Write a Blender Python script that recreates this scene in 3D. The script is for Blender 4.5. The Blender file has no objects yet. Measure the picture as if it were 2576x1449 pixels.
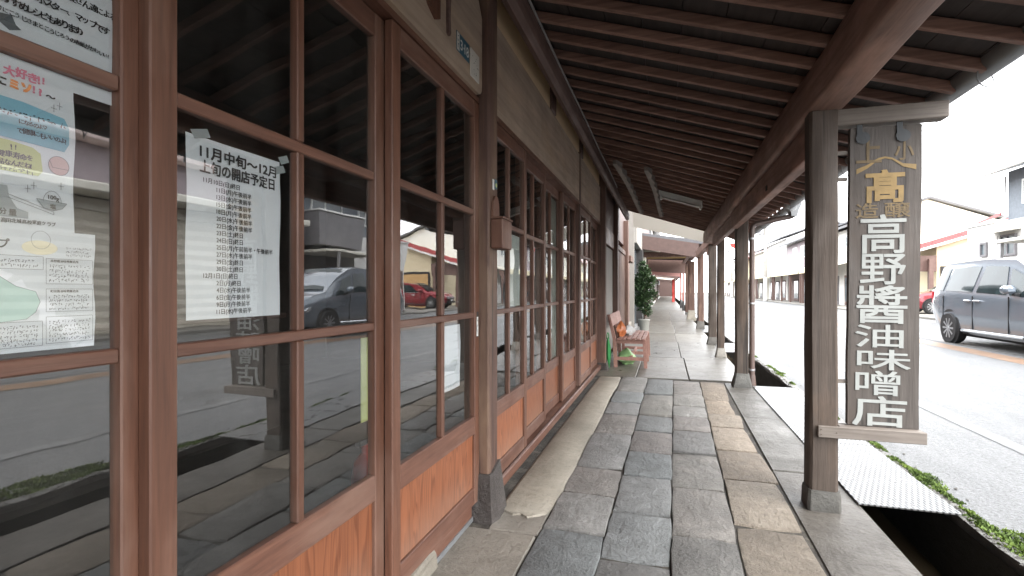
import bpy, bmesh, math, random
from mathutils import Vector, Matrix, Euler
random.seed(11)
R = math.radians
C = bpy.context.scene.collection

# ---------------------------------------------------------------- camera, sky, sun, exposure
cam = bpy.data.cameras.new('camera')
cam.sensor_width = 36.0; cam.lens = 18.0; cam.shift_y = 5.5/2576
cam.clip_start = 0.05; cam.clip_end = 1500
co = bpy.data.objects.new('camera', cam); C.objects.link(co)
co.location = (0, 0, 1.08); co.rotation_euler = (R(90), 0, math.atan(387/1288))
bpy.context.scene.camera = co

world = bpy.data.worlds.new('World'); bpy.context.scene.world = world
world.use_nodes = True
wn = world.node_tree; wn.nodes.clear()
sky = wn.nodes.new('ShaderNodeTexSky'); sky.sky_type = 'NISHITA'; sky.sun_disc = False
sky.sun_elevation = R(42); sky.sun_rotation = R(120); sky.dust_density = 4.0; sky.air_density = 1.5
hsv = wn.nodes.new('ShaderNodeHueSaturation'); hsv.inputs['Saturation'].default_value = 0.25
wn.links.new(sky.outputs[0], hsv.inputs['Color'])
mx = wn.nodes.new('ShaderNodeMix'); mx.data_type = 'RGBA'; mx.inputs[0].default_value = 0.85
wn.links.new(hsv.outputs[0], mx.inputs[6]); mx.inputs[7].default_value = (9.3, 9.5, 9.8, 1)   # even cloud deck
bg = wn.nodes.new('ShaderNodeBackground'); bg.inputs[1].default_value = 0.10
wn.links.new(mx.outputs[2], bg.inputs[0])
wo = wn.nodes.new('ShaderNodeOutputWorld'); wn.links.new(bg.outputs[0], wo.inputs[0])

sl = bpy.data.lights.new('sun', 'SUN'); sl.energy = 0.6; sl.angle = R(40); sl.color = (1, .96, .9)
so = bpy.data.objects.new('sun', sl); C.objects.link(so); so.location = (20, 5, 30)
so.rotation_euler = (R(48), 0, R(60))

sc = bpy.context.scene
sc.view_settings.view_transform = 'Standard'; sc.view_settings.look = 'None'
sc.view_settings.gamma = 1; sc.view_settings.use_curve_mapping = False
sc.view_settings.exposure = 2.98
sc.render.engine = 'CYCLES'
sc.cycles.max_bounces = 10; sc.cycles.diffuse_bounces = 5; sc.cycles.glossy_bounces = 5
sc.cycles.transparent_max_bounces = 16; sc.cycles.sample_clamp_indirect = 8
sc.cycles.use_denoising = True; sc.cycles.caustics_reflective = False; sc.cycles.caustics_refractive = False

# ---------------------------------------------------------------- materials
def newmat(name):
    m = bpy.data.materials.new(name); m.use_nodes = True
    nt = m.node_tree; b = nt.nodes['Principled BSDF']
    return m, nt, b
def coords(nt, stretch=(1,1,1), rnd=True):
    tc = nt.nodes.new('ShaderNodeTexCoord'); mp = nt.nodes.new('ShaderNodeMapping')
    mp.inputs['Scale'].default_value = stretch
    nt.links.new(tc.outputs['Object'], mp.inputs['Vector'])
    if rnd:
        oi = nt.nodes.new('ShaderNodeObjectInfo'); mm = nt.nodes.new('ShaderNodeMath'); mm.operation = 'MULTIPLY'
        mm.inputs[1].default_value = 37.0
        nt.links.new(oi.outputs['Random'], mm.inputs[0])
        nt.links.new(mm.outputs[0], mp.inputs['Location'])
    return mp.outputs[0]
def noise(nt, vec, scale, detail=6, rough=.6, dist=0):
    n = nt.nodes.new('ShaderNodeTexNoise'); n.inputs['Scale'].default_value = scale
    n.inputs['Detail'].default_value = detail; n.inputs['Roughness'].default_value = rough
    n.inputs['Distortion'].default_value = dist
    nt.links.new(vec, n.inputs['Vector']); return n.outputs['Fac']
def ramp(nt, fac, stops):
    r = nt.nodes.new('ShaderNodeValToRGB'); e = r.color_ramp.elements
    while len(e) < len(stops): e.new(0.5)
    for el, (p, c) in zip(e, stops):
        el.position = p; el.color = (*c, 1) if len(c) == 3 else c
    nt.links.new(fac, r.inputs[0]); return r.outputs[0]
def mixc(nt, fac, a, b, mode='MIX'):
    m = nt.nodes.new('ShaderNodeMix'); m.data_type = 'RGBA'; m.blend_type = mode
    if isinstance(fac, (int, float)): m.inputs[0].default_value = fac
    else: nt.links.new(fac, m.inputs[0])
    for k, v in ((6, a), (7, b)):
        if isinstance(v, tuple): m.inputs[k].default_value = (*v, 1)
        else: nt.links.new(v, m.inputs[k])
    return m.outputs[2]
def bump(nt, b, h, strength, dist=.01):
    n = nt.nodes.new('ShaderNodeBump'); n.inputs['Strength'].default_value = strength
    n.inputs['Distance'].default_value = dist
    nt.links.new(h, n.inputs['Height']); nt.links.new(n.outputs[0], b.inputs['Normal'])
def vary(nt, col, amt, hue=0.0):
    oi = nt.nodes.new('ShaderNodeObjectInfo'); mr = nt.nodes.new('ShaderNodeMapRange')
    mr.inputs[3].default_value = 1-amt; mr.inputs[4].default_value = 1+amt
    nt.links.new(oi.outputs['Random'], mr.inputs[0])
    if hue:                                     # some pieces greyer and bluer, some warmer
        wn_ = nt.nodes.new('ShaderNodeTexWhiteNoise'); wn_.noise_dimensions = '1D'; nt.links.new(oi.outputs['Random'], wn_.inputs['W'])
        tint = ramp(nt, wn_.outputs['Value'], [(.0, (.86, .96, 1.0)), (.45, (1, 1, 1)), (.8, (1, .95, .86)), (1, (1, .88, .84))])
        col = mixc(nt, min(1, hue*3.2), col, mixc(nt, 1.0, col, tint, 'MULTIPLY'))
    h = nt.nodes.new('ShaderNodeHueSaturation'); nt.links.new(col, h.inputs['Color'])
    nt.links.new(mr.outputs[0], h.inputs['Value']); return h.outputs[0]
def rough_var(nt, b, fac, lo, hi):
    mr = nt.nodes.new('ShaderNodeMapRange'); mr.inputs[1].default_value = .3; mr.inputs[2].default_value = .7
    mr.inputs[3].default_value = lo; mr.inputs[4].default_value = hi
    nt.links.new(fac, mr.inputs[0]); nt.links.new(mr.outputs[0], b.inputs['Roughness'])

def plain(name, c, rough=.6, metal=0.0, var=.12, scale=6, bumpk=.0, coat=0):
    m, nt, b = newmat(name)
    v = coords(nt); f = noise(nt, v, scale, 5)
    lo = tuple(x*(1-var) for x in c); hi = tuple(min(1, x*(1+var)) for x in c)
    nt.links.new(ramp(nt, f, [(.3, lo), (.7, hi)]), b.inputs['Base Color'])
    b.inputs['Roughness'].default_value = rough; b.inputs['Metallic'].default_value = metal
    if coat: b.inputs['Coat Weight'].default_value = coat; b.inputs['Coat Roughness'].default_value = .05
    if bumpk: bump(nt, b, noise(nt, v, scale*9, 4), bumpk)
    return m
def wood(name, dark, mid, light, axis='Z', rough=.55, fine=60, bumpk=.35, var=.12, wear=None):
    m, nt, b = newmat(name)
    s = {'X': (.05, 1, 1), 'Y': (1, .05, 1), 'Z': (1, 1, .05)}[axis]
    v = coords(nt, s); v2 = coords(nt, (1, 1, 1))
    g = noise(nt, v, fine, 5, .65, .4); big = noise(nt, v2, 3.5, 4)
    col = ramp(nt, g, [(.25, dark), (.5, mid), (.78, light)])
    col = mixc(nt, ramp(nt, big, [(.35, (.0,)*3), (.75, (.45,)*3)]), col, tuple(x*.62 for x in mid))
    if wear:                                             # paler rubbed or weathered patches
        w = noise(nt, coords(nt, tuple(.25 if x < .5 else 1 for x in s)), 5, 5)
        col = mixc(nt, ramp(nt, w, [(.52, (0,)*3), (.7, (.7,)*3)]), col, wear)
    if bumpk > .45:                                      # drying cracks along the grain
        ck = noise(nt, coords(nt, tuple(.5*x if x < .5 else 1 for x in s)), 26, 3, .5)
        col = mixc(nt, ramp(nt, ck, [(.33, (.75,)*3), (.40, (0,)*3)]), col, tuple(x*.35 for x in dark))
    nt.links.new(vary(nt, col, var), b.inputs['Base Color'])
    rough_var(nt, b, big, rough-.1, rough+.12)
    bump(nt, b, g, bumpk, .004)
    return m
def panelwood(name):
    m, nt, b = newmat(name)
    oi = nt.nodes.new('ShaderNodeObjectInfo')
    v = coords(nt, (1, 1, 1))
    # flat sawn boards: rings cut along the trunk give tall cathedral arches
    v2 = coords(nt, (1, 4.2, .5))
    f1 = noise(nt, v2, 2.1, 2, .45, .25)
    mm = nt.nodes.new('ShaderNodeMath'); mm.operation = 'MULTIPLY'; mm.inputs[1].default_value = 22
    fr = nt.nodes.new('ShaderNodeMath'); fr.operation = 'FRACT'
    nt.links.new(f1, mm.inputs[0]); nt.links.new(mm.outputs[0], fr.inputs[0])
    fine = noise(nt, coords(nt, (1, 1, .03)), 130, 4)
    col = ramp(nt, fr.outputs[0], [(.0, (.27,.098,.045)), (.5, (.245,.086,.039)), (.85, (.150,.048,.021)), (1, (.25,.09,.042))])
    col = mixc(nt, ramp(nt, fine, [(.35, (.4,)*3), (.6, (0,)*3)]), col, (.12, .042, .02))
    tc = nt.nodes.new('ShaderNodeTexCoord'); sp = nt.nodes.new('ShaderNodeSeparateXYZ'); nt.links.new(tc.outputs['Object'], sp.inputs[0])
    gr = nt.nodes.new('ShaderNodeMapRange'); gr.inputs[1].default_value = .30; gr.inputs[2].default_value = .155       # splashed dust along the foot
    gr.inputs[3].default_value = 0; gr.inputs[4].default_value = .55; nt.links.new(sp.outputs[2], gr.inputs[0])
    md = nt.nodes.new('ShaderNodeMath'); md.operation = 'MULTIPLY'; nt.links.new(gr.outputs[0], md.inputs[0]); nt.links.new(noise(nt, v, 14, 5, .7), md.inputs[1])
    col = mixc(nt, md.outputs[0], col, (.24, .19, .15))
    nt.links.new(vary(nt, col, .16), b.inputs['Base Color'])
    b.inputs['Roughness'].default_value = .45
    bump(nt, b, fine, .15, .002)
    return m
def stone(name, a, b_, c, scale=9, rough=.6, bumpk=.6, var=.2, speck=None, wet=False):
    m, nt, b = newmat(name)
    v = coords(nt)
    f = noise(nt, v, scale, 9, .72); f2 = noise(nt, v, scale*7, 5, .75); f3 = noise(nt, v, 2.6, 4, .6)
    cleft = noise(nt, coords(nt, (1, .45, 1)), scale*1.3, 5, .6, .7)
    col = ramp(nt, f, [(.30, a), (.50, b_), (.70, c)])
    col = mixc(nt, ramp(nt, f3, [(.42, (0,)*3), (.66, (.6,)*3)]), col, tuple(x*.62 for x in b_))     # old dirt
    col = mixc(nt, ramp(nt, f2, [(.30, (.55,)*3), (.46, (0,)*3)]), col, tuple(x*.55 for x in a))      # pores
    if speck:
        col = mixc(nt, ramp(nt, f2, [(.58, (0,)*3), (.68, (.7,)*3)]), col, speck)
    nt.links.new(vary(nt, col, var, .25 if var > .2 else .1), b.inputs['Base Color'])
    if wet: rough_var(nt, b, f3, .30, rough)
    else: rough_var(nt, b, f, rough-.12, rough+.15)
    h = nt.nodes.new('ShaderNodeMath'); h.operation = 'MULTIPLY_ADD'; h.inputs[1].default_value = .55
    nt.links.new(f2, h.inputs[0]); nt.links.new(f, h.inputs[2])
    h2 = nt.nodes.new('ShaderNodeMath'); h2.operation = 'MULTIPLY_ADD'; h2.inputs[1].default_value = .85
    nt.links.new(cleft, h2.inputs[0]); nt.links.new(h.outputs[0], h2.inputs[2])
    bump(nt, b, h2.outputs[0], bumpk, .022)
    return m
def glassmat(name, ior=1.8, tint=(.95, .965, .96), wav=.06):
    m = bpy.data.materials.new(name); m.use_nodes = True; nt = m.node_tree; nt.nodes.clear()
    out = nt.nodes.new('ShaderNodeOutputMaterial')
    t = nt.nodes.new('ShaderNodeBsdfTransparent'); t.inputs[0].default_value = (*tint, 1)
    g = nt.nodes.new('ShaderNodeBsdfGlossy'); g.inputs['Roughness'].default_value = 0.0
    fr = nt.nodes.new('ShaderNodeFresnel'); fr.inputs['IOR'].default_value = ior
    mxs = nt.nodes.new('ShaderNodeMixShader')
    v = coords(nt); n = noise(nt, v, 3.0, 2, .4)
    bp = nt.nodes.new('ShaderNodeBump'); bp.inputs['Strength'].default_value = wav; bp.inputs['Distance'].default_value = .02
    nt.links.new(n, bp.inputs['Height']); nt.links.new(bp.outputs[0], g.inputs['Normal'])
    # a pane mirrors at the face turned to the viewer only (the node would give total reflection inside the sheet)
    ge = nt.nodes.new('ShaderNodeNewGeometry'); inv = nt.nodes.new('ShaderNodeMath'); inv.operation = 'SUBTRACT'; inv.inputs[0].default_value = 1
    mu = nt.nodes.new('ShaderNodeMath'); mu.operation = 'MULTIPLY'
    nt.links.new(ge.outputs['Backfacing'], inv.inputs[1]); nt.links.new(inv.outputs[0], mu.inputs[0]); nt.links.new(fr.outputs[0], mu.inputs[1])
    nt.links.new(mu.outputs[0], mxs.inputs[0]); nt.links.new(t.outputs[0], mxs.inputs[1]); nt.links.new(g.outputs[0], mxs.inputs[2])
    df = nt.nodes.new('ShaderNodeBsdfDiffuse'); df.inputs[0].default_value = (.5, .5, .48, 1)      # film of dust and wiping smears
    sm = noise(nt, coords(nt, (1, 1.6, .35)), 4.5, 4, .6, 1.0); mr = nt.nodes.new('ShaderNodeMapRange')
    mr.inputs[1].default_value = .40; mr.inputs[2].default_value = .75; mr.inputs[3].default_value = .002; mr.inputs[4].default_value = .018
    nt.links.new(sm, mr.inputs[0]); m2 = nt.nodes.new('ShaderNodeMixShader')
    nt.links.new(mr.outputs[0], m2.inputs[0]); nt.links.new(mxs.outputs[0], m2.inputs[1]); nt.links.new(df.outputs[0], m2.inputs[2])
    nt.links.new(m2.outputs[0], out.inputs[0]); return m

M = {}
M['frame']   = wood('door_wood', (.0693,.0296,.0184), (.1183,.0519,.0316), (.1710,.0782,.0493), 'Z', .5, 70, .25, .12, (.20,.125,.095))
M['frameh']  = wood('door_wood_rail', (.0713,.0312,.0210), (.1255,.0575,.0381), (.1806,.0862,.0583), 'Y', .5, 70, .25, .1, (.20,.125,.095))
M['panel']   = panelwood('kick_panel_wood')
M['lintel']  = wood('grey_lintel_wood', (.2727,.2058,.1593), (.4318,.3361,.2637), (.5758,.4526,.3545), 'Y', .65, 22, .2, .06, (.5000,.3634,.2488))
M['darkw']   = wood('dark_beam_wood', (.0729,.0425,.0365), (.1296,.0770,.0648), (.2025,.1255,.1053), 'Y', .65, 40, .35, .12)
M['beam']    = wood('eave_beam_wood', (.1566,.0926,.0775), (.2741,.1705,.1409), (.4436,.2801,.2301), 'Y', .6, 40, .35, .1, (.5742,.3410,.2701))
M['rafter']  = wood('rafter_wood', (.1224,.0658,.0519), (.2325,.1315,.1012), (.3670,.2208,.1734), 'X', .65, 40, .35, .2)
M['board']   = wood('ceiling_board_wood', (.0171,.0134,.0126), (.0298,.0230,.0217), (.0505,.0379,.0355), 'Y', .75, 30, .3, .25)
M['post']    = wood('weathered_post_wood', (.0312,.0214,.0159), (.0586,.0428,.0329), (.0889,.0667,.0528), 'Z', .7, 48, .8, .12, (.1298,.0856,.0595))
M['postb']   = wood('brown_post_wood', (.0528,.0273,.0202), (.0950,.0502,.0370), (.1408,.0792,.0581), 'Z', .65, 50, .6, .12, (.2288,.1496,.0968))
M['greyx']   = wood('grey_arm_wood', (.1151,.0957,.0814), (.1815,.1550,.1346), (.2479,.2170,.1904), 'X', .7, 50, .4, .08)
M['signw']   = wood('sign_board_wood', (.0436,.0353,.0307), (.0725,.0609,.0533), (.1015,.0881,.0783), 'Z', .7, 55, .6, .05, (.0754,.0551,.0436))
M['bench']   = wood('bench_wood', (.2210,.1105,.0850), (.3230,.1700,.1360), (.3995,.2380,.1955), 'Y', .6, 50, .2, .08)
M['rung']    = wood('pale_pole_wood', (.12,.10,.085), (.20,.17,.15), (.28,.245,.215), 'Y', .7, 30, .4, .1)
M['stone']   = stone('grey_paving_stone', (.0956,.0938,.0913), (.1684,.1670,.1647), (.2458,.2438,.2402), 9, .6, 1.0, .26, (.0546,.0535,.0516))
M['stoneb']  = stone('beige_paving_stone', (.1577,.1262,.0946), (.2523,.2089,.1656), (.3311,.2839,.2326), 16, .68, 1.0, .16, (.0868,.0671,.0512))
M['footing'] = stone('footing_concrete', (.055,.053,.048), (.085,.082,.075), (.125,.12,.11), 8, .7, .5, .15)
M['rot']     = stone('dark_metal_shoe', (.035,.028,.025), (.06,.05,.046), (.11,.098,.09), 11, .6, 1.0, .05)
M['apron']   = stone('grey_apron_concrete', (.1657,.1514,.1326), (.2265,.2099,.1855), (.2873,.2684,.2398), 6, .65, .5, .06)
M['beige']   = stone('beige_sill_stone', (.175,.150,.118), (.245,.218,.178), (.31,.28,.235), 4, .65, .35, .04, (.15,.125,.095))
M['strip']   = stone('wet_concrete', (.0714,.0660,.0585), (.1088,.1020,.0918), (.1462,.1394,.1272), 7, .55, .6, .06, (.0544,.0503,.0449), True)
M['strip'].node_tree.nodes['Principled BSDF'].inputs['IOR'].default_value = 1.33
M['mortar']  = stone('mortar_bed', (.018,.016,.014), (.05,.045,.04), (.17,.155,.135), 7, .85, .8, 0)
M['slab']    = stone('far_slab_concrete', (.0848,.0786,.0678), (.1225,.1144,.1005), (.1602,.1508,.1338), 4, .36, .4, .16, (.0566,.0534,.0472))
M['plaster'] = plain('tan_plaster', (.7392,.5376,.3360), .85, 0, .06, 4, .15)
M['cream']   = plain('cream_wall', (.78,.68,.47), .85, 0, .05, 2, .1)
M['white']   = plain('white_render', (.78,.77,.74), .85, 0, .05, 2, .1)
M['fascia']  = plain('pale_gable_board', (.74,.71,.62), .8, 0, .05, 2, .1)
M['greige']  = plain('greige_board', (.25,.235,.215), .75, 0, .06, 3, .1)
M['greywall']= plain('grey_siding', (.20,.225,.255), .7, 0, .12, 9, .25)
M['dkgrey']  = plain('dark_grey_wall', (.1950,.1875,.1950), .75, 0, .1, 5, .1)
M['mauve']   = plain('mauve_band', (.3600,.3075,.3300), .75, 0, .06, 4)
M['pink']    = plain('pink_fascia', (.62,.50,.47), .7, 0, .05, 4)
M['pinkred'] = plain('salmon_panel', (.52,.27,.24), .6, 0, .06, 4)
M['shutter'] = plain('beige_shutter', (.6500,.6000,.5000), .55, 0, .07, 5)
M['redroof'] = plain('red_metal_roof', (.3910,.0800,.0800), .4, 0, .15, 6)
M['greyroof']= plain('grey_roof', (.10,.10,.108), .55, 0, .15, 6)
M['tile']    = plain('dark_roof_tile', (.055,.055,.058), .35, 0, .2, 8, .1)
M['brownw']  = plain('brown_board', (.085,.05,.042), .6, 0, .15, 8)
M['brownl']  = plain('brown_panel', (.16,.098,.082), .6, 0, .12, 8)
M['tan']     = plain('tan_board', (.52,.36,.17), .6, 0, .07, 6)
M['orange']  = plain('tan_lit_interior', (.60,.38,.16), .6, 0, .07, 6)
M['black']   = plain('black_wood', (.022,.02,.02), .6, 0, .2, 6)
M['dark']    = plain('dark_void', (.012,.012,.013), .8, 0, .2, 3)
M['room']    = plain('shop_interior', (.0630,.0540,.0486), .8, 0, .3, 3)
M['red']     = plain('red_paint', (.42,.035,.025), .45, 0, .1, 6)
M['redbr']   = plain('reddish_steel_post', (.30,.10,.075), .5, 0, .12, 8)
M['pipe']    = plain('brown_pvc', (.10,.068,.058), .38, 0, .12, 5)
M['gutter']  = plain('dark_gutter', (.15,.155,.16), .35, 0, .15, 5)
M['iron']    = plain('blackened_iron', (.045,.05,.055), .6, 0, .2, 9)
M['steel']   = plain('galvanised_steel', (.40,.40,.41), .32, .6, .12, 5)
M['plate']   = None
M['metalw']  = plain('white_enamel', (.8,.8,.77), .4, 0, .05, 4)
M['whitep']  = plain('white_plate', (.62,.60,.56), .5, 0, .06, 9)
M['paper']   = plain('paper', (.70,.72,.76), .8, 0, .03, 3)
M['paperg']  = plain('thin_paper', (.50,.55,.52), .8, 0, .05, 3)
M['ink']     = plain('black_ink', (.015,.015,.017), .7, 0, .1, 3)
M['grayink'] = plain('pencil_grey', (.12,.13,.14), .8, 0, .1, 3)
M['paleink'] = plain('pale_ink', (.32,.35,.36), .8, 0, .1, 3)
M['blue']    = plain('pale_blue_wash', (.23,.46,.58), .8, 0, .12, 9)
M['yel']     = plain('yellow_green_wash', (.52,.55,.22), .8, 0, .1, 9)
M['pinki']   = plain('pink_felt_pen', (.55,.18,.25), .8, 0, .1, 5)
M['orangei'] = plain('orange_felt_pen', (.70,.28,.10), .8, 0, .1, 5)
M['teal']    = plain('pale_green_wash', (.36,.52,.47), .8, 0, .08, 7)
M['redbowl'] = plain('pale_pink_wash', (.62,.42,.40), .8, 0, .05, 5)
M['sand']    = plain('pale_yellow_wash', (.64,.58,.40), .8, 0, .06, 5)
M['greyw']   = plain('grey_wash', (.33,.36,.38), .8, 0, .08, 5)
M['bluepl']  = plain('blue_plate', (.035,.11,.16), .4, 0, .1, 5)
M['letw']    = plain('white_sign_paint', (.3060,.3182,.3060), .65, 0, .1, 12)
M['gold']    = plain('gold_sign_paint', (.2400,.1560,.0510), .6, 0, .22, 14)
M['goldf']   = plain('faded_gold_paint', (.1320,.0908,.0413), .65, 0, .25, 20)
M['greenbag']= plain('green_plastic', (.0300,.2250,.0630), .35, 0, .2, 12)
M['lgreen']  = plain('pale_green_plastic', (.2400,.4000,.1800), .3, 0, .2, 14)
M['orbag']   = plain('orange_plastic', (.4650,.1540,.0600), .35, 0, .15, 12)
M['whbag']   = plain('white_cloth', (.42,.42,.42), .7, 0, .08, 12)
M['leaf']    = plain('dark_leaf', (.0338,.0638,.0225), .5, 0, .5, 12)
M['pot']     = plain('white_pot', (.22,.22,.2), .5, 0, .06, 5)
M['trunk']   = plain('plant_stem', (.07,.05,.035), .8, 0, .2, 12)
M['asphpole']= plain('concrete_pole', (.33,.31,.28), .8, 0, .1, 4)
M['wire']    = plain('black_cable', (.02,.02,.022), .5, 0, .1, 4)
M['cable']   = plain('grey_cable', (.26,.25,.25), .5, 0, .1, 4)
M['glass']   = glassmat('old_window_glass', 2.5)
M['farglass']= plain('far_window_glass', (.10,.125,.14), .08, 0, .2, 2)
M['curtain'] = plain('pale_curtain', (.42,.46,.42), .85, 0, .08, 10)
M['carp']    = plain('grey_car_paint', (.1588,.1872,.2218), .25, .3, .05, 2, 0, 1.0)
M['carr']    = plain('red_car_paint', (.2550,.0153,.0255), .25, .2, .05, 2, 0, 1.0)
M['carg']    = plain('car_glass', (.022,.033,.035), .04, 0, .5, 2)
M['carg'].node_tree.nodes['Principled BSDF'].inputs['IOR'].default_value = 1.38
M['tyre']    = plain('tyre_rubber', (.018,.018,.019), .8, 0, .2, 12)
M['rim']     = plain('alloy_rim', (.42,.43,.45), .28, .8, .08, 6)
M['chrome']  = plain('chrome_trim', (.7,.72,.75), .12, .9, .04, 4)
M['lamp']    = plain('headlight_glass', (.6,.63,.66), .1, .3, .1, 9)
M['tail']    = plain('tail_light', (.45,.02,.03), .2, 0, .1, 5)
M['plastic'] = plain('black_plastic', (.025,.025,.027), .5, 0, .1, 5)
M['blackrub']= M['plastic']
M['paintw']  = stone('worn_white_line', (.05,.05,.052), (.13,.13,.13), (.30,.30,.295), 9, .4, .4, 0)
M['rust']    = stone('rust_stained_strip', (.1170,.0675,.0405), (.2070,.1215,.0720), (.2700,.1800,.1170), 4, .45, .3, 0)
M['dirt']    = stone('ground_soil', (.10,.095,.085), (.16,.155,.14), (.22,.21,.195), 2, .8, .3, 0)
M['kerb']    = stone('rough_kerb_concrete', (.09,.088,.08), (.17,.165,.155), (.27,.265,.25), 22, .45, 1.0, .05)
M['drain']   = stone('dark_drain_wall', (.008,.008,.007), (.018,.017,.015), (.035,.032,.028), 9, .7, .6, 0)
def mk_road():
    m, nt, b = newmat('wet_asphalt')
    v = coords(nt, (1,1,1), False)
    fine = noise(nt, v, 60, 4, .75); mid = noise(nt, coords(nt, (1.6, .30, 1), False), 2.0, 5); big = noise(nt, coords(nt, (.9, .14, 1), False), .9, 4)
    crumbs = noise(nt, v, 22, 3, .6)
    col = ramp(nt, fine, [(.36, (.015,.016,.018)), (.5, (.075,.078,.082)), (.68, (.15,.155,.16))])
    nt.links.new(col, b.inputs['Base Color'])
    w = nt.nodes.new('ShaderNodeMath'); w.operation = 'ADD'; nt.links.new(mid, w.inputs[0]); nt.links.new(big, w.inputs[1])
    mr = nt.nodes.new('ShaderNodeMapRange'); mr.inputs[1].default_value = .85; mr.inputs[2].default_value = 1.12
    mr.inputs[3].default_value = .36; mr.inputs[4].default_value = .62
    nt.links.new(w.outputs[0], mr.inputs[0]); nt.links.new(mr.outputs[0], b.inputs['Roughness'])
    b.inputs['IOR'].default_value = 2.2
    h = nt.nodes.new('ShaderNodeMath'); h.operation = 'ADD'; nt.links.new(fine, h.inputs[0]); nt.links.new(crumbs, h.inputs[1])
    bump(nt, b, h.outputs[0], 1.0, .035)
    return m
M['road'] = mk_road()
def mk_plate():
    m, nt, b = newmat('chequer_plate')
    tc = nt.nodes.new('ShaderNodeTexCoord')
    hs = []
    for k, (sx, sy, ro) in enumerate(((34, 13, R(45)), (34, 13, R(-45)))):
        mp = nt.nodes.new('ShaderNodeMapping'); mp.inputs['Rotation'].default_value = (0, 0, ro)
        mp.inputs['Scale'].default_value = (sx, sy, 1); mp.inputs['Location'].default_value = (.5*k, .5*k, 0)
        nt.links.new(tc.outputs['Object'], mp.inputs['Vector'])
        vo = nt.nodes.new('ShaderNodeTexVoronoi'); vo.inputs['Randomness'].default_value = 0; vo.inputs['Scale'].default_value = 1.6
        vo.voronoi_dimensions = '2D'
        nt.links.new(mp.outputs[0], vo.inputs['Vector'])
        hs.append(ramp(nt, vo.outputs['Distance'], [(.18, (1,)*3), (.34, (0,)*3)]))
    h = mixc(nt, 1.0, hs[0], hs[1], 'LIGHTEN')
    f = noise(nt, coords(nt), 7, 6)
    nt.links.new(mixc(nt, h, ramp(nt, f, [(.3, (.10,.10,.10)), (.7, (.20,.20,.20))]), (.03,.03,.031)), b.inputs['Base Color'])
    b.inputs['Metallic'].default_value = .25; rough_var(nt, b, f, .22, .42)
    bump(nt, b, h, .8, .004)
    return m
M['plate'] = mk_plate()
def mk_translucent():
    m, nt, b = newmat('translucent_board')                  # thin plastic sheet: daylight from the open stretch behind shines through
    b.inputs['Base Color'].default_value = (.62, .58, .50, 1); b.inputs['Roughness'].default_value = .5
    tr = nt.nodes.new('ShaderNodeBsdfTranslucent'); tr.inputs[0].default_value = (.66, .62, .54, 1)
    ms = nt.nodes.new('ShaderNodeMixShader'); ms.inputs[0].default_value = .45
    nt.links.new(b.outputs[0], ms.inputs[1]); nt.links.new(tr.outputs[0], ms.inputs[2])
    nt.links.new(ms.outputs[0], nt.nodes['Material Output'].inputs[0]); return m
M['plastic_board'] = mk_translucent()
def mk_water():
    m, nt, b = newmat('drain_water')
    b.inputs['Base Color'].default_value = (.12, .09, .055, 1); b.inputs['Roughness'].default_value = .05
    bump(nt, b, noise(nt, coords(nt), 6, 2), .12, .02); return m
M['water'] = mk_water()
def mk_moss():
    m, nt, b = newmat('moss')
    f = noise(nt, coords(nt), 9, 4)
    nt.links.new(ramp(nt, f, [(.3, (.03,.05,.012)), (.5, (.085,.135,.022)), (.72, (.19,.26,.035))]), b.inputs['Base Color'])
    b.inputs['Roughness'].default_value = .8; return m
M['moss'] = mk_moss()

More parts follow.
